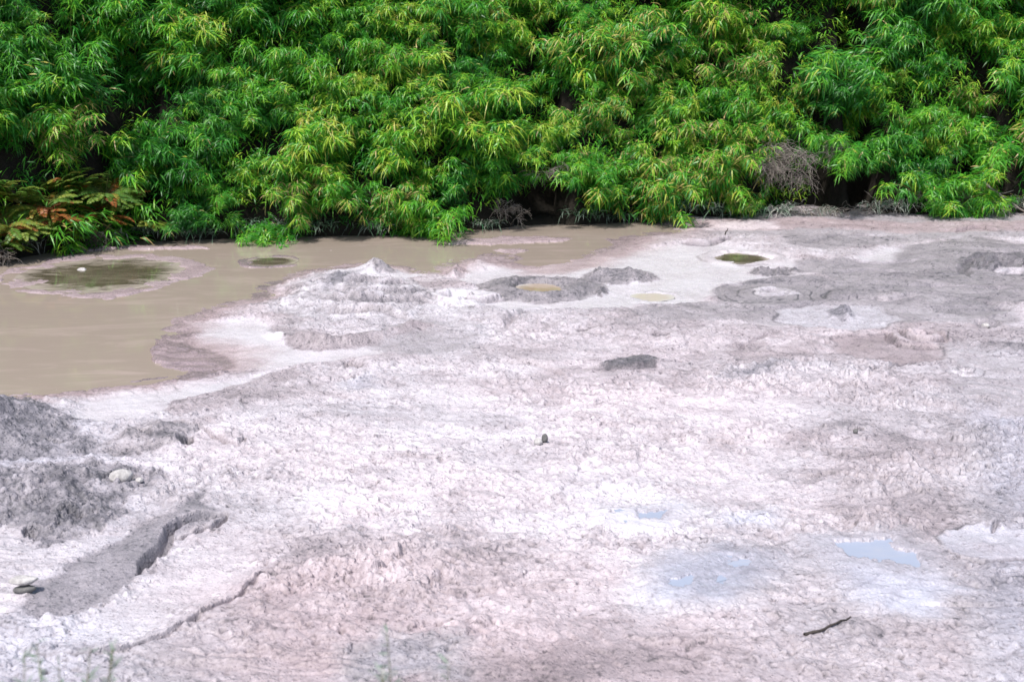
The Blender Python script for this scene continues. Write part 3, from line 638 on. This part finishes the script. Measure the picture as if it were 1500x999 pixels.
bank = mesh_arr('hillside', np.stack([BX, BY, BZ], -1).reshape(-1, 3), F4=qb, mat=SOIL); tag(bank, kind='structure')

# ---- plant parts
class Leaves:
    def __init__(s): s.V = []; s.T = []; s.n = 0
    def add(s, p, d, L, W, droop, tint, tilt=0.0, w=None):
        """a narrow pointed blade from p along d, bending down"""
        d = d / (np.linalg.norm(d) + 1e-9)
        side = np.cross(d, (0, 0, 1.0)); ln = np.linalg.norm(side)
        side = np.array((1.0, 0, 0)) if ln < 1e-3 else side / ln
        up = np.cross(side, d); side = side * cos(tilt) + up * sin(tilt)
        def c(t): return p + d * (L * t) + np.array((0, 0, -1.0)) * (L * droop * t * t)
        a, b, e, f = c(0), c(0.3), c(0.68), c(1.0)
        s.V += [a, b - side * W * 0.5, b + side * W * 0.5, e - side * W * 0.36, e + side * W * 0.36, f]
        s.T.append(tint)
    def batch(s, P, D, L, W, droop, tint, tilt):
        D = D / (np.linalg.norm(D, axis=1, keepdims=True) + 1e-9)
        side = np.cross(D, np.array((0, 0, 1.0))); side /= np.linalg.norm(side, axis=1, keepdims=True) + 1e-9
        up = np.cross(side, D); side = side * np.cos(tilt)[:, None] + up * np.sin(tilt)[:, None]
        def c(t):
            q = P + D * (L * t)[:, None]; q[:, 2] -= L * droop * t * t; return q
        b, e = c(0.3), c(0.68); w = side * W[:, None]
        A = np.stack([c(0.0), b - w * .5, b + w * .5, e - w * .36, e + w * .36, c(1.0)], 1).reshape(-1, 3)
        s.V += list(A); s.T += list(tint)
    def build(s, name, mat, parent=None):
        n = len(s.T); V = np.array(s.V); k = np.arange(n)[:, None] * 6
        F3 = np.concatenate([k + np.array([[0, 2, 1]]), k + np.array([[3, 4, 5]])]); F4 = k + np.array([[1, 2, 4, 3]])
        return mesh_arr(name, V, F4=F4, F3=F3, mat=mat, smooth=True, attrs={'tint': np.repeat(np.array(s.T), 6)}, parent=parent)
class Tubes:
    def __init__(s): s.V = []; s.F = []
    def add(s, pts, r0, r1, k=5):
        pts = [np.array(p, float) for p in pts]; b = len(s.V); n = len(pts)
        for i, p in enumerate(pts):
            d = pts[min(i + 1, n - 1)] - pts[max(i - 1, 0)]; d = d / (np.linalg.norm(d) + 1e-9)
            a = np.cross(d, (0.3, 0.2, 1.0)); a /= np.linalg.norm(a) + 1e-9; c = np.cross(d, a)
            r = r0 + (r1 - r0) * i / (n - 1)
            for j in range(k): s.V.append(p + r * (a * cos(2 * pi * j / k) + c * sin(2 * pi * j / k)))
        for i in range(n - 1):
            for j in range(k):
                s.F.append((b + i * k + j, b + i * k + (j + 1) % k, b + (i + 1) * k + (j + 1) % k, b + (i + 1) * k + j))
    def build(s, name, mat, parent=None):
        return mesh_arr(name, s.V, F4=s.F, mat=mat, parent=parent)

def bamboo(seed, base_t, tip_t, straw, hgt=1.0, nc=14):
    rng = np.random.RandomState(seed); lv = Leaves(); tb = Tubes()
    for c in range(nc):
        az = -pi / 2 + rng.normal(0, 1.0)                         # most culms lean out over the pool
        out = np.array((cos(az), sin(az), 0)); b = np.array((rng.normal(0, .16), rng.normal(0, .12), -0.08))
        Hc = hgt * rng.uniform(0.45, 1.3); reach = rng.uniform(0.15, 0.8) * hgt
        def c_(t): return b + out * reach * t ** 1.7 + np.array((0, 0, 1.0)) * Hc * (t - 0.30 * t ** 3)
        tb.add([c_(t) for t in np.linspace(0, 1, 7)], 0.008, 0.003, 4)
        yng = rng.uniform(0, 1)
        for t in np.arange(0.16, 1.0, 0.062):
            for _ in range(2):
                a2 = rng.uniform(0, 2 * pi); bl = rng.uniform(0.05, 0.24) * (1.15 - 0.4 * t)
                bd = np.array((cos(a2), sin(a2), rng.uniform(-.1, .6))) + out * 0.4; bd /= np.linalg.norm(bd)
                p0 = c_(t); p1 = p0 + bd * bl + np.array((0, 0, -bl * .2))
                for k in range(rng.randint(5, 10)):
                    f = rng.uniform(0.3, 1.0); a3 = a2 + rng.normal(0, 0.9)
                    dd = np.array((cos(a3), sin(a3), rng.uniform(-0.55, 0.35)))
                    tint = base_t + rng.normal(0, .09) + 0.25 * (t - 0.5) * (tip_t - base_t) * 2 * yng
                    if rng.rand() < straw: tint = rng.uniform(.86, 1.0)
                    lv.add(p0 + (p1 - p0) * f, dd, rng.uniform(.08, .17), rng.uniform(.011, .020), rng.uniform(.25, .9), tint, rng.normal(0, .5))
        # the fresh umbrella of leaves at the culm's end
        pe = c_(1.0)
        for k in range(rng.randint(34, 56)):
            a3 = rng.uniform(0, 2 * pi); dd = np.array((cos(a3), sin(a3), rng.uniform(-0.25, 0.75))) + out * .15
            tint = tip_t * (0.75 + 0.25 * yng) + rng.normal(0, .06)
            if rng.rand() < straw * .7: tint = rng.uniform(.86, 1.0)
            q0 = pe + np.array((rng.normal(0, .05), rng.normal(0, .05), rng.uniform(-.12, .03)))
            lv.add(q0, dd, rng.uniform(.09, .20), rng.uniform(.010, .018), rng.uniform(.35, 1.0), tint, rng.normal(0, .4))
    root = bpy.data.objects.new('bamboo_plant', None); root.empty_display_size = .1; link(root)
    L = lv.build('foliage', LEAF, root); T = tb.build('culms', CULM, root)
    L.name = 'leaves'; T.name = 'stem'
    return root
LOOKS = {  # look -> (phrase, [(seed, base tint, tip tint, straw)])
 'yellow': ('yellow-green tipped', [(1, .46, .90, .03), (2, .42, .84, .05)]),
 'deep': ('deep green', [(3, .18, .48, .01), (4, .24, .56, .02)]),
 'fresh': ('bright green', [(5, .36, .70, .02), (6, .40, .66, .03)]),
 'straw': ('straw-flecked green', [(7, .40, .66, .30), (8, .36, .66, .24)])}
PROTO = {k: [bamboo(*a) for a in v[1]] for k, v in LOOKS.items()}
used_proto = set()
def place(proto, loc, rz, s, label, cat, group, tiltx=0.0):
    if proto.name in used_proto:
        r = proto.copy(); link(r)
        for ch in proto.children:
            c = ch.copy(); link(c); c.parent = r
    else:
        used_proto.add(proto.name); r = proto
    r.location = loc; r.rotation_euler = (tiltx, 0, rz); r.scale = (s, s, s)
    tag(r, label, cat, group); return r

MARKS = [(-80, 'left of the ferns'), (60, 'above the ferns'), (215, 'above the gap beside the ferns'), (380, 'behind the small olive pot'), (545, 'behind the pale cone'),
         (680, 'left of the small hollow'), (800, 'above the small hollow'), (930, 'right of the small hollow'), (1060, 'left of the wide hollow'),
         (1185, 'above the wide hollow'), (1340, 'right of the wide hollow'), (1490, 'by the bare branch')]
TIERS = ['at the waterline', 'in the second row', 'in the third row', 'in the fourth row', 'in the fifth row', 'in the top row']
rs = np.random.RandomState(11)
plants = []
for k in range(6000):
    xx = rs.uniform(-10.2, 10.2); s = rs.uniform(0.02, 2.75)
    dmin = 0.43 + 0.03 * s
    y = float(shore_y(xx)) + s; z = float(bank_z(xx, s))
    dep = y * CP - (z + .4 - CAM_H) * SP; px = 750 + F * xx / dep
    if abs(px - 750) > 880: continue
    ti = min(5, int(s / 0.46))
    if s < .34 and any(a < px < b for a, b in ((735, 850), (1100, 1240), (1245, 1325), (180, 255), (-400, 190), (1425, 1540))): continue
    if s < .75 and any(a < px < b for a, b in ((762, 822), (1255, 1322), (1458, 1515), (1135, 1225))): continue
    if s < .62 and -90 < px < 165: continue
    vy = 499.5 - F * ((z + .5 - CAM_H) * CP + y * SP) / dep
    if any(((px - a) / c) ** 2 + ((vy - b) / d) ** 2 < 1 for a, b, c, d in ((792, 262, 74, 84), (1185, 250, 85, 62), (1292, 240, 42, 78), (270, 150, 48, 34), (450, 12, 40, 30), (960, 165, 34, 22), (1290, 235, 26, 60), (1455, 215, 34, 34), (205, 290, 36, 50), (120, 235, 16, 12),
         (640, 130, 26, 18), (500, 265, 30, 18), (1400, 80, 26, 30), (30, 120, 34, 16), (860, 235, 22, 14))): continue
    if s > 2.2 and 430 < px < 490: continue
    if any((p[1] - xx) ** 2 + 3.6 * (p[6] - s) ** 2 < dmin ** 2 for p in plants): continue
    plants.append([ti, xx, y, z, px, None, s])
    if len(plants) >= 290: break
def look_for(px, ti, r):
    w = dict(yellow=.30, deep=.22, fresh=.42, straw=.06)
    if 840 < px < 1090 and ti < 3: w['straw'] = 2.2
    if px < 300 and ti < 4: w['deep'] = .7; w['yellow'] = .15
    if 560 < px < 1150 and ti >= 3: w['yellow'] = .8; w['deep'] = .05
    if px > 1300 and ti > 2: w['deep'] = .5
    ks = list(w); p = np.array([w[k] for k in ks]); return ks[r.choice(len(ks), p=p / p.sum())]
info = {}
for p in plants:
    lk = look_for(p[4], p[0], rs); mk = min(MARKS, key=lambda m: abs(m[0] - p[4]))[1]
    info.setdefault((lk, mk, p[0]), []).append(p)
for (lk, mk, ti), ps in info.items():
    ps.sort(key=lambda p: p[4])
    for i, p in enumerate(ps):
        ph = LOOKS[lk][0]
        lab = f"{ph} bamboo {TIERS[ti]}, {mk}"
        if len(ps) > 1: lab += ', ' + {2: ['left', 'right'], 3: ['left', 'middle', 'right']}.get(len(ps), ['first', 'second', 'third', 'fourth', 'fifth', 'last'])[min(i, 5)] + ' one'
        sc = rs.choice([.68, .85, 1.0, 1.15, 1.45], p=[.2, .25, .25, .18, .12]) * rs.uniform(.78, .95) * (0.85 if p[6] < .25 else 1.0)
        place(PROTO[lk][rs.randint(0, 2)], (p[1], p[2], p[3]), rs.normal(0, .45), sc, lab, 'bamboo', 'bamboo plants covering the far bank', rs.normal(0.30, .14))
for k in PROTO:
    for pr_ in PROTO[k]:
        if pr_.name not in used_proto:
            for ch in list(pr_.children): bpy.data.objects.remove(ch)
            bpy.data.objects.remove(pr_)

# ---- low leafy undergrowth that clothes the bank between the bamboo plants: nobody could count it
def undergrowth():
    r = np.random.RandomState(5); n = 3400
    tx = r.uniform(-10.5, 10.5, n); ts = r.uniform(0.05, 3.0, n)
    keep = np.ones(n, bool)
    for hx, w, d, h in HX: keep &= ~((np.abs(tx - hx) < w * 1.25) & (ts < h + 0.15))
    tx, ts = tx[keep], ts[keep]; n = len(tx)
    ty = shore_y(tx) + ts; tz = bank_z(tx, ts); k = 34
    hgt = r.uniform(.10, .55, n); tt = r.uniform(.2, .72, n)
    P = np.stack([np.repeat(tx, k), np.repeat(ty, k), np.repeat(tz + hgt, k)], 1) + r.normal(0, .085, (n * k, 3)) - np.array((0, .12, 0))
    a = r.uniform(0, 2 * pi, n * k); D = np.stack([np.cos(a), np.sin(a) - .35, r.uniform(-.5, .6, n * k)], 1)
    lv = Leaves(); lv.batch(P, D, r.uniform(.07, .16, n * k), r.uniform(.010, .020, n * k), r.uniform(.3, 1.0, n * k), np.clip(np.repeat(tt, k) + r.normal(0, .08, n * k), 0, .8), r.normal(0, .5, n * k))
    o = lv.build('undergrowth', LEAF); tag(o, 'low leafy undergrowth between the bamboo plants', None, None, 'stuff')
undergrowth()

# ---- mud-splashed grass along the waterline
def tuft(seed, grey):
    rng = np.random.RandomState(seed); lv = Leaves()
    for i in range(95):
        a = -pi / 2 + rng.normal(0, 1.1); p = np.array((rng.normal(0, .13), rng.normal(0, .05), rng.uniform(-.03, .05)))
        lv.add(p, np.array((cos(a) * .8, sin(a) * .8, rng.uniform(.2, 1.7))), rng.uniform(.12, .30), rng.uniform(.008, .016), rng.uniform(.4, 1.1), np.clip(grey + rng.normal(0, .22), 0, 1), rng.normal(0, .5))
    o = lv.build('grass_tuft', GREYLEAF); return o
TP = [tuft(31, .35), tuft(32, .5), tuft(33, .75)]
tl = []; x = -9.3
while x < 9.4:
    px, _ = 750 + F * x / 21.0, 0
    if not (768 < px < 822) : tl.append(x)
    x += rs.uniform(.35, .85)
usedt = set()
cells = {}
for x in tl:
    px = 750 + F * x / (shore_y(x) * CP + 3.5 * SP); ki = 2 if (px > 1100 or px < 60 or 720 < px < 770) else rs.randint(0, 2)
    mk = min(MARKS, key=lambda m: abs(m[0] - px))[1]; cells.setdefault((ki, mk), []).append(x)
for (ki, mk), xs in cells.items():
    for i, x in enumerate(xs):
        o = TP[ki]
        if ki in usedt: o = o.copy(); link(o)
        usedt.add(ki)
        o.location = (x, float(shore_y(x)) + rs.uniform(-.08, .06), rs.uniform(.08, .24)); o.rotation_euler = (0, 0, rs.normal(0, .4)); s = rs.uniform(.9, 1.5); o.scale = (s, s, s)
        ph = ['green', 'grey-green', 'pale grey'][ki] + ' grass tuft at the waterline, ' + mk
        if len(xs) > 1: ph += f", {['first', 'second', 'third', 'fourth', 'fifth', 'sixth', 'seventh', 'eighth'][min(i, 7)]} one"
        tag(o, ph, 'grass tuft', 'grass tufts along the waterline')

# ---- ferns with orange fronds at the left end
def fern(seed, hot, R=.55, nf=40):
    rng = np.random.RandomState(seed); lv = Leaves(); tb = Tubes()
    for f in range(nf):
        a = rng.uniform(0, 2 * pi); L = R * rng.uniform(.6, 1.1); up = rng.uniform(.5, 1.3); tint0 = rng.uniform(.86, 1) if rng.rand() < hot else rng.uniform(.15, .72)
        o_ = np.array((cos(a), sin(a), 0))
        def c_(t): return o_ * L * t + np.array((0, 0, 1.0)) * L * (up * t - .75 * up * t * t)
        tb.add([c_(t) for t in np.linspace(0, 1, 6)], .005, .002, 4)
        sd = np.cross(o_, (0, 0, 1.0))
        for t in np.linspace(.18, .98, 24):
            w = L * .30 * (1 - t) ** .7 + .02
            for sg in (-1, 1):
                lv.add(c_(t), sd * sg + o_ * .35 + np.array((0, 0, -.05)), w * .8, .022, rng.uniform(.1, .35), np.clip(tint0 + rng.normal(0, .06), 0, 1), rng.normal(0, .3))
    root = empty('fern', (0, 0, 0)); lv.build('leaves', FERNM, root); tb.build('stem', CULM, root); return root
for i, (u, v, up, hot, s, lab) in enumerate((
        (30, 384, .55, .06, .8, 'green fern at the left end of the bank'), (75, 376, .8, .40, .8, 'fern with orange dead fronds, left one of the orange pair'),
        (148, 366, .62, .55, .8, 'fern with orange dead fronds, right one of the orange pair'), (20, 384, 1.25, .03, 1.0, 'tall olive fern behind the left orange fern'),
        (112, 368, 1.25, .08, .9, 'yellowish fern above and between the two orange ferns'), (-60, 392, .8, .1, 1., 'fern beyond the left end of the bank'),
        (60, 378, 1.0, .25, .9, 'rusty-tinged fern between the left orange fern and the tall olive fern'), (150, 366, 1.15, .1, .9, 'olive fern directly above the right orange fern'),
        (-10, 388, .35, .0, .8, 'pale green low fern at the very left edge of the photo'), (95, 372, .40, .05, .75, 'low green fern below the orange pair'),
        (-25, 388, 1.35, .0, 1.0, 'green fern high at the left edge, above the pale low fern'), (85, 372, 1.45, .12, .9, 'uppermost fern, in the middle of the fern patch'),
        (170, 362, .85, .2, .8, 'fern at the right end of the fern patch beside the dark gap'), (5, 386, .75, .15, .85, 'yellow-green fern between the left edge and the left orange fern'),
        (215, 360, .42, .0, .55, 'low green fern in front of the dark gap, lowest of the ferns'))):
    x, y = ground(u, v); up *= .95; f_ = fern(60 + i, hot); f_.location = (x, y + .05 + .24 * up, up * .60); f_.rotation_euler = (radians(18), 0, i); f_.scale = (s, s, s)
    tag(f_, lab, 'fern', 'ferns at the left end of the bank')

# ---- dead brush and branches
def brush(name, u, v, z, w, h, n, seed, label, mat=None, hang=True):
    rng = np.random.RandomState(seed); tb = Tubes(); mat = mat or GREYTWIG
    cs = [np.array((rng.uniform(-.5, .5) * w, rng.normal(0, .08), h * rng.uniform(.25, .85))) for _ in range(7)]
    for i in range(n):
        p = cs[rng.randint(7)] + rng.normal(0, .07, 3) * np.array((w, .6, h)); d = rng.normal(0, 1, 3) * np.array((1, .5, .55)); d /= np.linalg.norm(d)
        d[1] -= .3; L = rng.uniform(.08, .34) * (w ** .5); q = p.copy(); pts = [q.copy()]
        for t in range(5):
            d = d + rng.normal(0, .28, 3) + np.array((0, 0, -.22)); d /= np.linalg.norm(d); q = q + d * L / 5; pts.append(q.copy())
        tb.add(pts, rng.uniform(.002, .006), .0015, 3)
    x, y = ground(u, v); o = tb.build(name, mat); o.location = (x, float(shore_y(x)) - .06, z); tag(o, label, 'dead brush'); return o
GREYTWIG = plain('weathered_twig', (0.14, 0.12, 0.105), (0.38, 0.34, 0.30), 12, 0.9, 0.002)
brush('dead_brush', 1150, 300, .42, 1.35, .85, 620, 1, 'tangle of grey dead stems hanging over the wide dark hollow')
brush('dead_brush', 745, 320, .05, .45, .5, 120, 2, 'pale dead stems at the left mouth of the small dark hollow')
brush('dead_brush', 795, 300, .65, .6, .3, 90, 3, 'grey dead stems fringing the roof of the small dark hollow')
brush('dead_brush', 1340, 300, .02, .9, .45, 200, 4, 'bleached roots and stems under the bamboo right of the wide hollow')
brush('dead_brush', 15, 370, -.02, .8, .42, 260, 5, 'grey matted roots at the far left end of the waterline')
brush('dead_brush', 110, 360, 0.0, 1.1, .35, 160, 6, 'dark wet roots hanging below the orange ferns', DARKWOOD)
brush('dead_brush', 1215, 316, .0, 1.2, .25, 130, 7, 'low litter of grey stems along the foot of the wide dark hollow')

def branch(name, P, r0, r1, mat, label, twigs=0, seed=0, cat='branch'):
    rng = np.random.RandomState(seed); tb = Tubes()
    P = [np.array(p, float) for p in P]; o0 = P[0].copy(); P = [p - o0 for p in P]
    dense = []
    for a, b in zip(P[:-1], P[1:]):
        for t in (0, .33, .66): dense.append(a + (b - a) * t + rng.normal(0, r0 * .35, 3))
    dense.append(P[-1]); tb.add(dense, r0, r1, 7)
    for k in range(twigs):
        i = rng.randint(2, len(dense) - 1); p = dense[i]; d = np.array((rng.normal(0, .5), rng.normal(0, .3), rng.normal(-.35, .5))); L = rng.uniform(.15, .4)
        tb.add([p, p + d * L * .5 + rng.normal(0, .015, 3), p + d * L + rng.normal(0, .02, 3)], r0 * .5, r1 * .5, 5)
    o = tb.build(name, mat); o.location = o0; tag(o, label, cat); return o
def gp(u, v, z):
    x, y = ground(u, v, z); return (x, y, z)
xb, yb = ground(1440, 319)
branch('dead_branch', [(xb, yb + .1, .52), (xb + .28, yb - .1, .30), (xb + .55, yb - .25, .13), (xb + .95, yb - .35, .06)], .02, .007, DEADWOOD, 'bare forked branch leaning off the bank at the right end', 12, 3)
branch('dead_branch', [(xb + .2, yb - .05, .35), (xb + .3, yb - .25, .15), (xb + .28, yb - .35, 0.02)], .012, .005, DEADWOOD, 'thin bare prop beside the forked branch', 5, 4)
def on_mud(pts, lift=.0):
    out = []
    for u, v in pts:
        x, y = ground(u, v, .06); out.append((x, y, height_at(x, y) + lift))
    return out
branch('stick', [tuple(p) for p in on_mud([(1176, 933), (1200, 928), (1224, 918), (1246, 906)], .006)], .011, .004, DARKWOOD, 'short dark stick half sunk in the mud below the blue puddle', 1, 7, 'stick')
branch('stick', [on_mud([(1062, 344)], .01)[0], on_mud([(1066, 344)], .10)[0]], .012, .006, DARKWOOD, 'tiny dark stick poking out of the pale mud before the bank', 0, 8, 'stick')
xc, yc = ground(505, 200)
branch('bamboo_cane', [(xc - 2.72 + .25, 23.0, 2.6), (xc - 2.72 + .24, 22.95, 3.3), (xc - 2.72 + .25, 22.9, 4.2)], .012, .009, plain('dry_cane', (.22, .11, .04), (.32, .18, .07), 6, .5, .002), 'thin brown cane standing upright in the top foliage', 0, 9, 'cane') if False else None

# ---- stones
def stone(name, u, v, rx, rz_, mat, label, seed, sy=.7, rot=0.0, sink=.3, cap=None):
    rng = np.random.RandomState(seed); n, mm = 28, 18
    th, ph = np.meshgrid(np.linspace(0, 2 * pi, n, endpoint=False), np.linspace(0, pi, mm))
    d = np.stack([np.cos(th) * np.sin(ph), np.sin(th) * np.sin(ph), np.cos(ph)], -1)
    f = np.ones(th.shape)
    for k in range(9):
        c = rng.normal(0, 1, 3); c /= np.linalg.norm(c); f = np.minimum(f, rng.uniform(.72, 1.0) / np.maximum((d * c).sum(-1), .3))
    f = np.clip(f, .5, 1.05) * (1 + .03 * np.sin(5 * d[..., 0] + seed) * np.cos(6 * d[..., 1]))
    V = (d * f[..., None] * np.array((rx, rx * sy, rz_))).reshape(-1, 3)
    ii = np.arange(n * mm).reshape(mm, n); nx = np.roll(ii, -1, 1)
    F4 = np.stack([ii[:-1], ii[1:], nx[1:], nx[:-1]], -1).reshape(-1, 4)
    o = mesh_arr(name, V, F4=F4, mat=mat); x, y = ground(u, v, .06)
    o.location = (x, y, height_at(x, y) + rz_ * (1 - sink)); o.rotation_euler = (0, 0, rot); tag(o, label, 'stone'); return o
st = stone('stone', 37, 872, .085, .028, WHITESTONE, 'flat white angular stone lying alone at the lower left', 1, .55, .25, -1.5)
stone('stone', 37, 874, .066, .024, GREYSTONE, 'dark slab for the shade under the white angular stone at the lower left', 9, .5, .25, .35)  # added in place of the shade below the white stone
stone('stone', 178, 706, .085, .05, WHITESTONE, 'smooth white cobble on the broad dark mound', 2, .7, .4, .3)
stone('stone', 204, 704, .03, .022, WHITESTONE, 'white pebble just right of the smooth white cobble', 3, .8, 0, .2)
stone('stone', 120, 389, .075, .05, WHITESTONE, 'round white stone in the pink-rimmed pot', 4, .8, 0, .2)
stone('stone', 798, 655, .025, .04, GREYSTONE, 'small dark upright pebble on the brightest part of the flat', 5, .8, 0, .2)
stone('stone', 788, 657, .035, .03, WHITESTONE, 'white pebble touching the small dark upright pebble', 6, .8, 0, .3)
stone('stone', 1444, 474, .045, .03, WHITESTONE, 'white pebble alone on the mauve mud above the folded ring', 7, .8, 0, .3)
stone('stone', 1253, 638, .022, .022, GREYSTONE, 'tiny dark pebble on pale mud above the rubbly belt', 8, .8, 0, .3)

# ---- weeds close to the camera, at the lower edge
def weed(u, v, dist, label, seed, n=60, spread=.12, hh=.45):
    rng = np.random.RandomState(seed); lv = Leaves(); tb = Tubes()
    xn = (u - 750) / F; yn = (499.5 - v) / F; dy = CP + yn * SP; dz = -SP + yn * CP; t = dist
    top = np.array((xn * t, dy * t, CAM_H + dz * t))
    for k in range(14 if u > 100 else 30):
        b = np.array((rng.normal(0, .08), rng.normal(0, .08), -top[2] - .1)); e = np.array((rng.normal(0, spread), rng.normal(0, .08), rng.uniform(-.35, 0)))
        pts = [b + (e - b) * s + np.array((0, 0, 0)) for s in np.linspace(0, 1, 7)]; tb.add(pts, .004, .0015, 4)
        for s in np.linspace(.6, 1, 60):
            p = b + (e - b) * s; a = rng.uniform(0, 6.28)
            lv.add(p, np.array((cos(a), sin(a), rng.uniform(.4, 1.5))), rng.uniform(.03, .08), .007, .3, np.clip(.6 + rng.normal(0, .15), 0, 1), rng.normal(0, .5))
    root = empty('weed', tuple(top)); lv.build('leaves', GREYLEAF, root); tb.build('stem', CULM, root); tag(root, label, 'weed', 'weeds growing nearest the viewer')
weed(15, 925, 4.0, 'blurred grey-green weed at the lower left corner', 1, spread=.17)
weed(572, 950, 4.0, 'blurred weed poking up at the bottom edge, the only one away from the corner', 2, spread=.09)

# ------------------------------------------------------------------ light, sky, camera
SUN_EL, SUN_AZ = radians(63), radians(-150)        # azimuth from +Y (away from the camera), negative = left
w = bpy.data.worlds.new('World'); SC.world = w; w.use_nodes = True
nt = w.node_tree; nt.nodes.clear()
sky = nt.nodes.new('ShaderNodeTexSky'); sky.sky_type = 'NISHITA'; sky.sun_disc = False
sky.sun_elevation = SUN_EL; sky.sun_rotation = SUN_AZ; sky.air_density = 1.0; sky.dust_density = 2.5; sky.ozone_density = 1.0
bg = nt.nodes.new('ShaderNodeBackground'); bg.inputs[1].default_value = 0.11
ow = nt.nodes.new('ShaderNodeOutputWorld'); nt.links.new(sky.outputs[0], bg.inputs[0]); nt.links.new(bg.outputs[0], ow.inputs[0])
sl = bpy.data.lights.new('sun', 'SUN'); sl.energy = 3.2; sl.angle = radians(3); sl.color = (1.0, 0.955, 0.92)
so = bpy.data.objects.new('sun', sl); link(so)
# direction to the sun: azimuth measured clockwise from +Y
from mathutils import Vector
dv = Vector((sin(SUN_AZ) * cos(SUN_EL), cos(SUN_AZ) * cos(SUN_EL), sin(SUN_EL)))
so.rotation_euler = dv.to_track_quat('Z', 'Y').to_euler()

cam = bpy.data.cameras.new('camera'); cam.lens = 50; cam.sensor_width = 36; cam.clip_end = 2000; cam.clip_start = .05
cam.dof.use_dof = True; cam.dof.focus_distance = 13.0; cam.dof.aperture_fstop = 2.8
co = bpy.data.objects.new('camera', cam); link(co); co.location = (0, 0, CAM_H); co.rotation_euler = (pi / 2 - PITCH, 0, 0)
SC.camera = co
SC.view_settings.view_transform = 'Standard'; SC.view_settings.look = 'None'; SC.view_settings.exposure = 0.52; SC.view_settings.gamma = 1.0
SC.view_settings.use_curve_mapping = False
SC.render.engine = 'CYCLES'
SC.cycles.max_bounces = 6; SC.cycles.transparent_max_bounces = 4
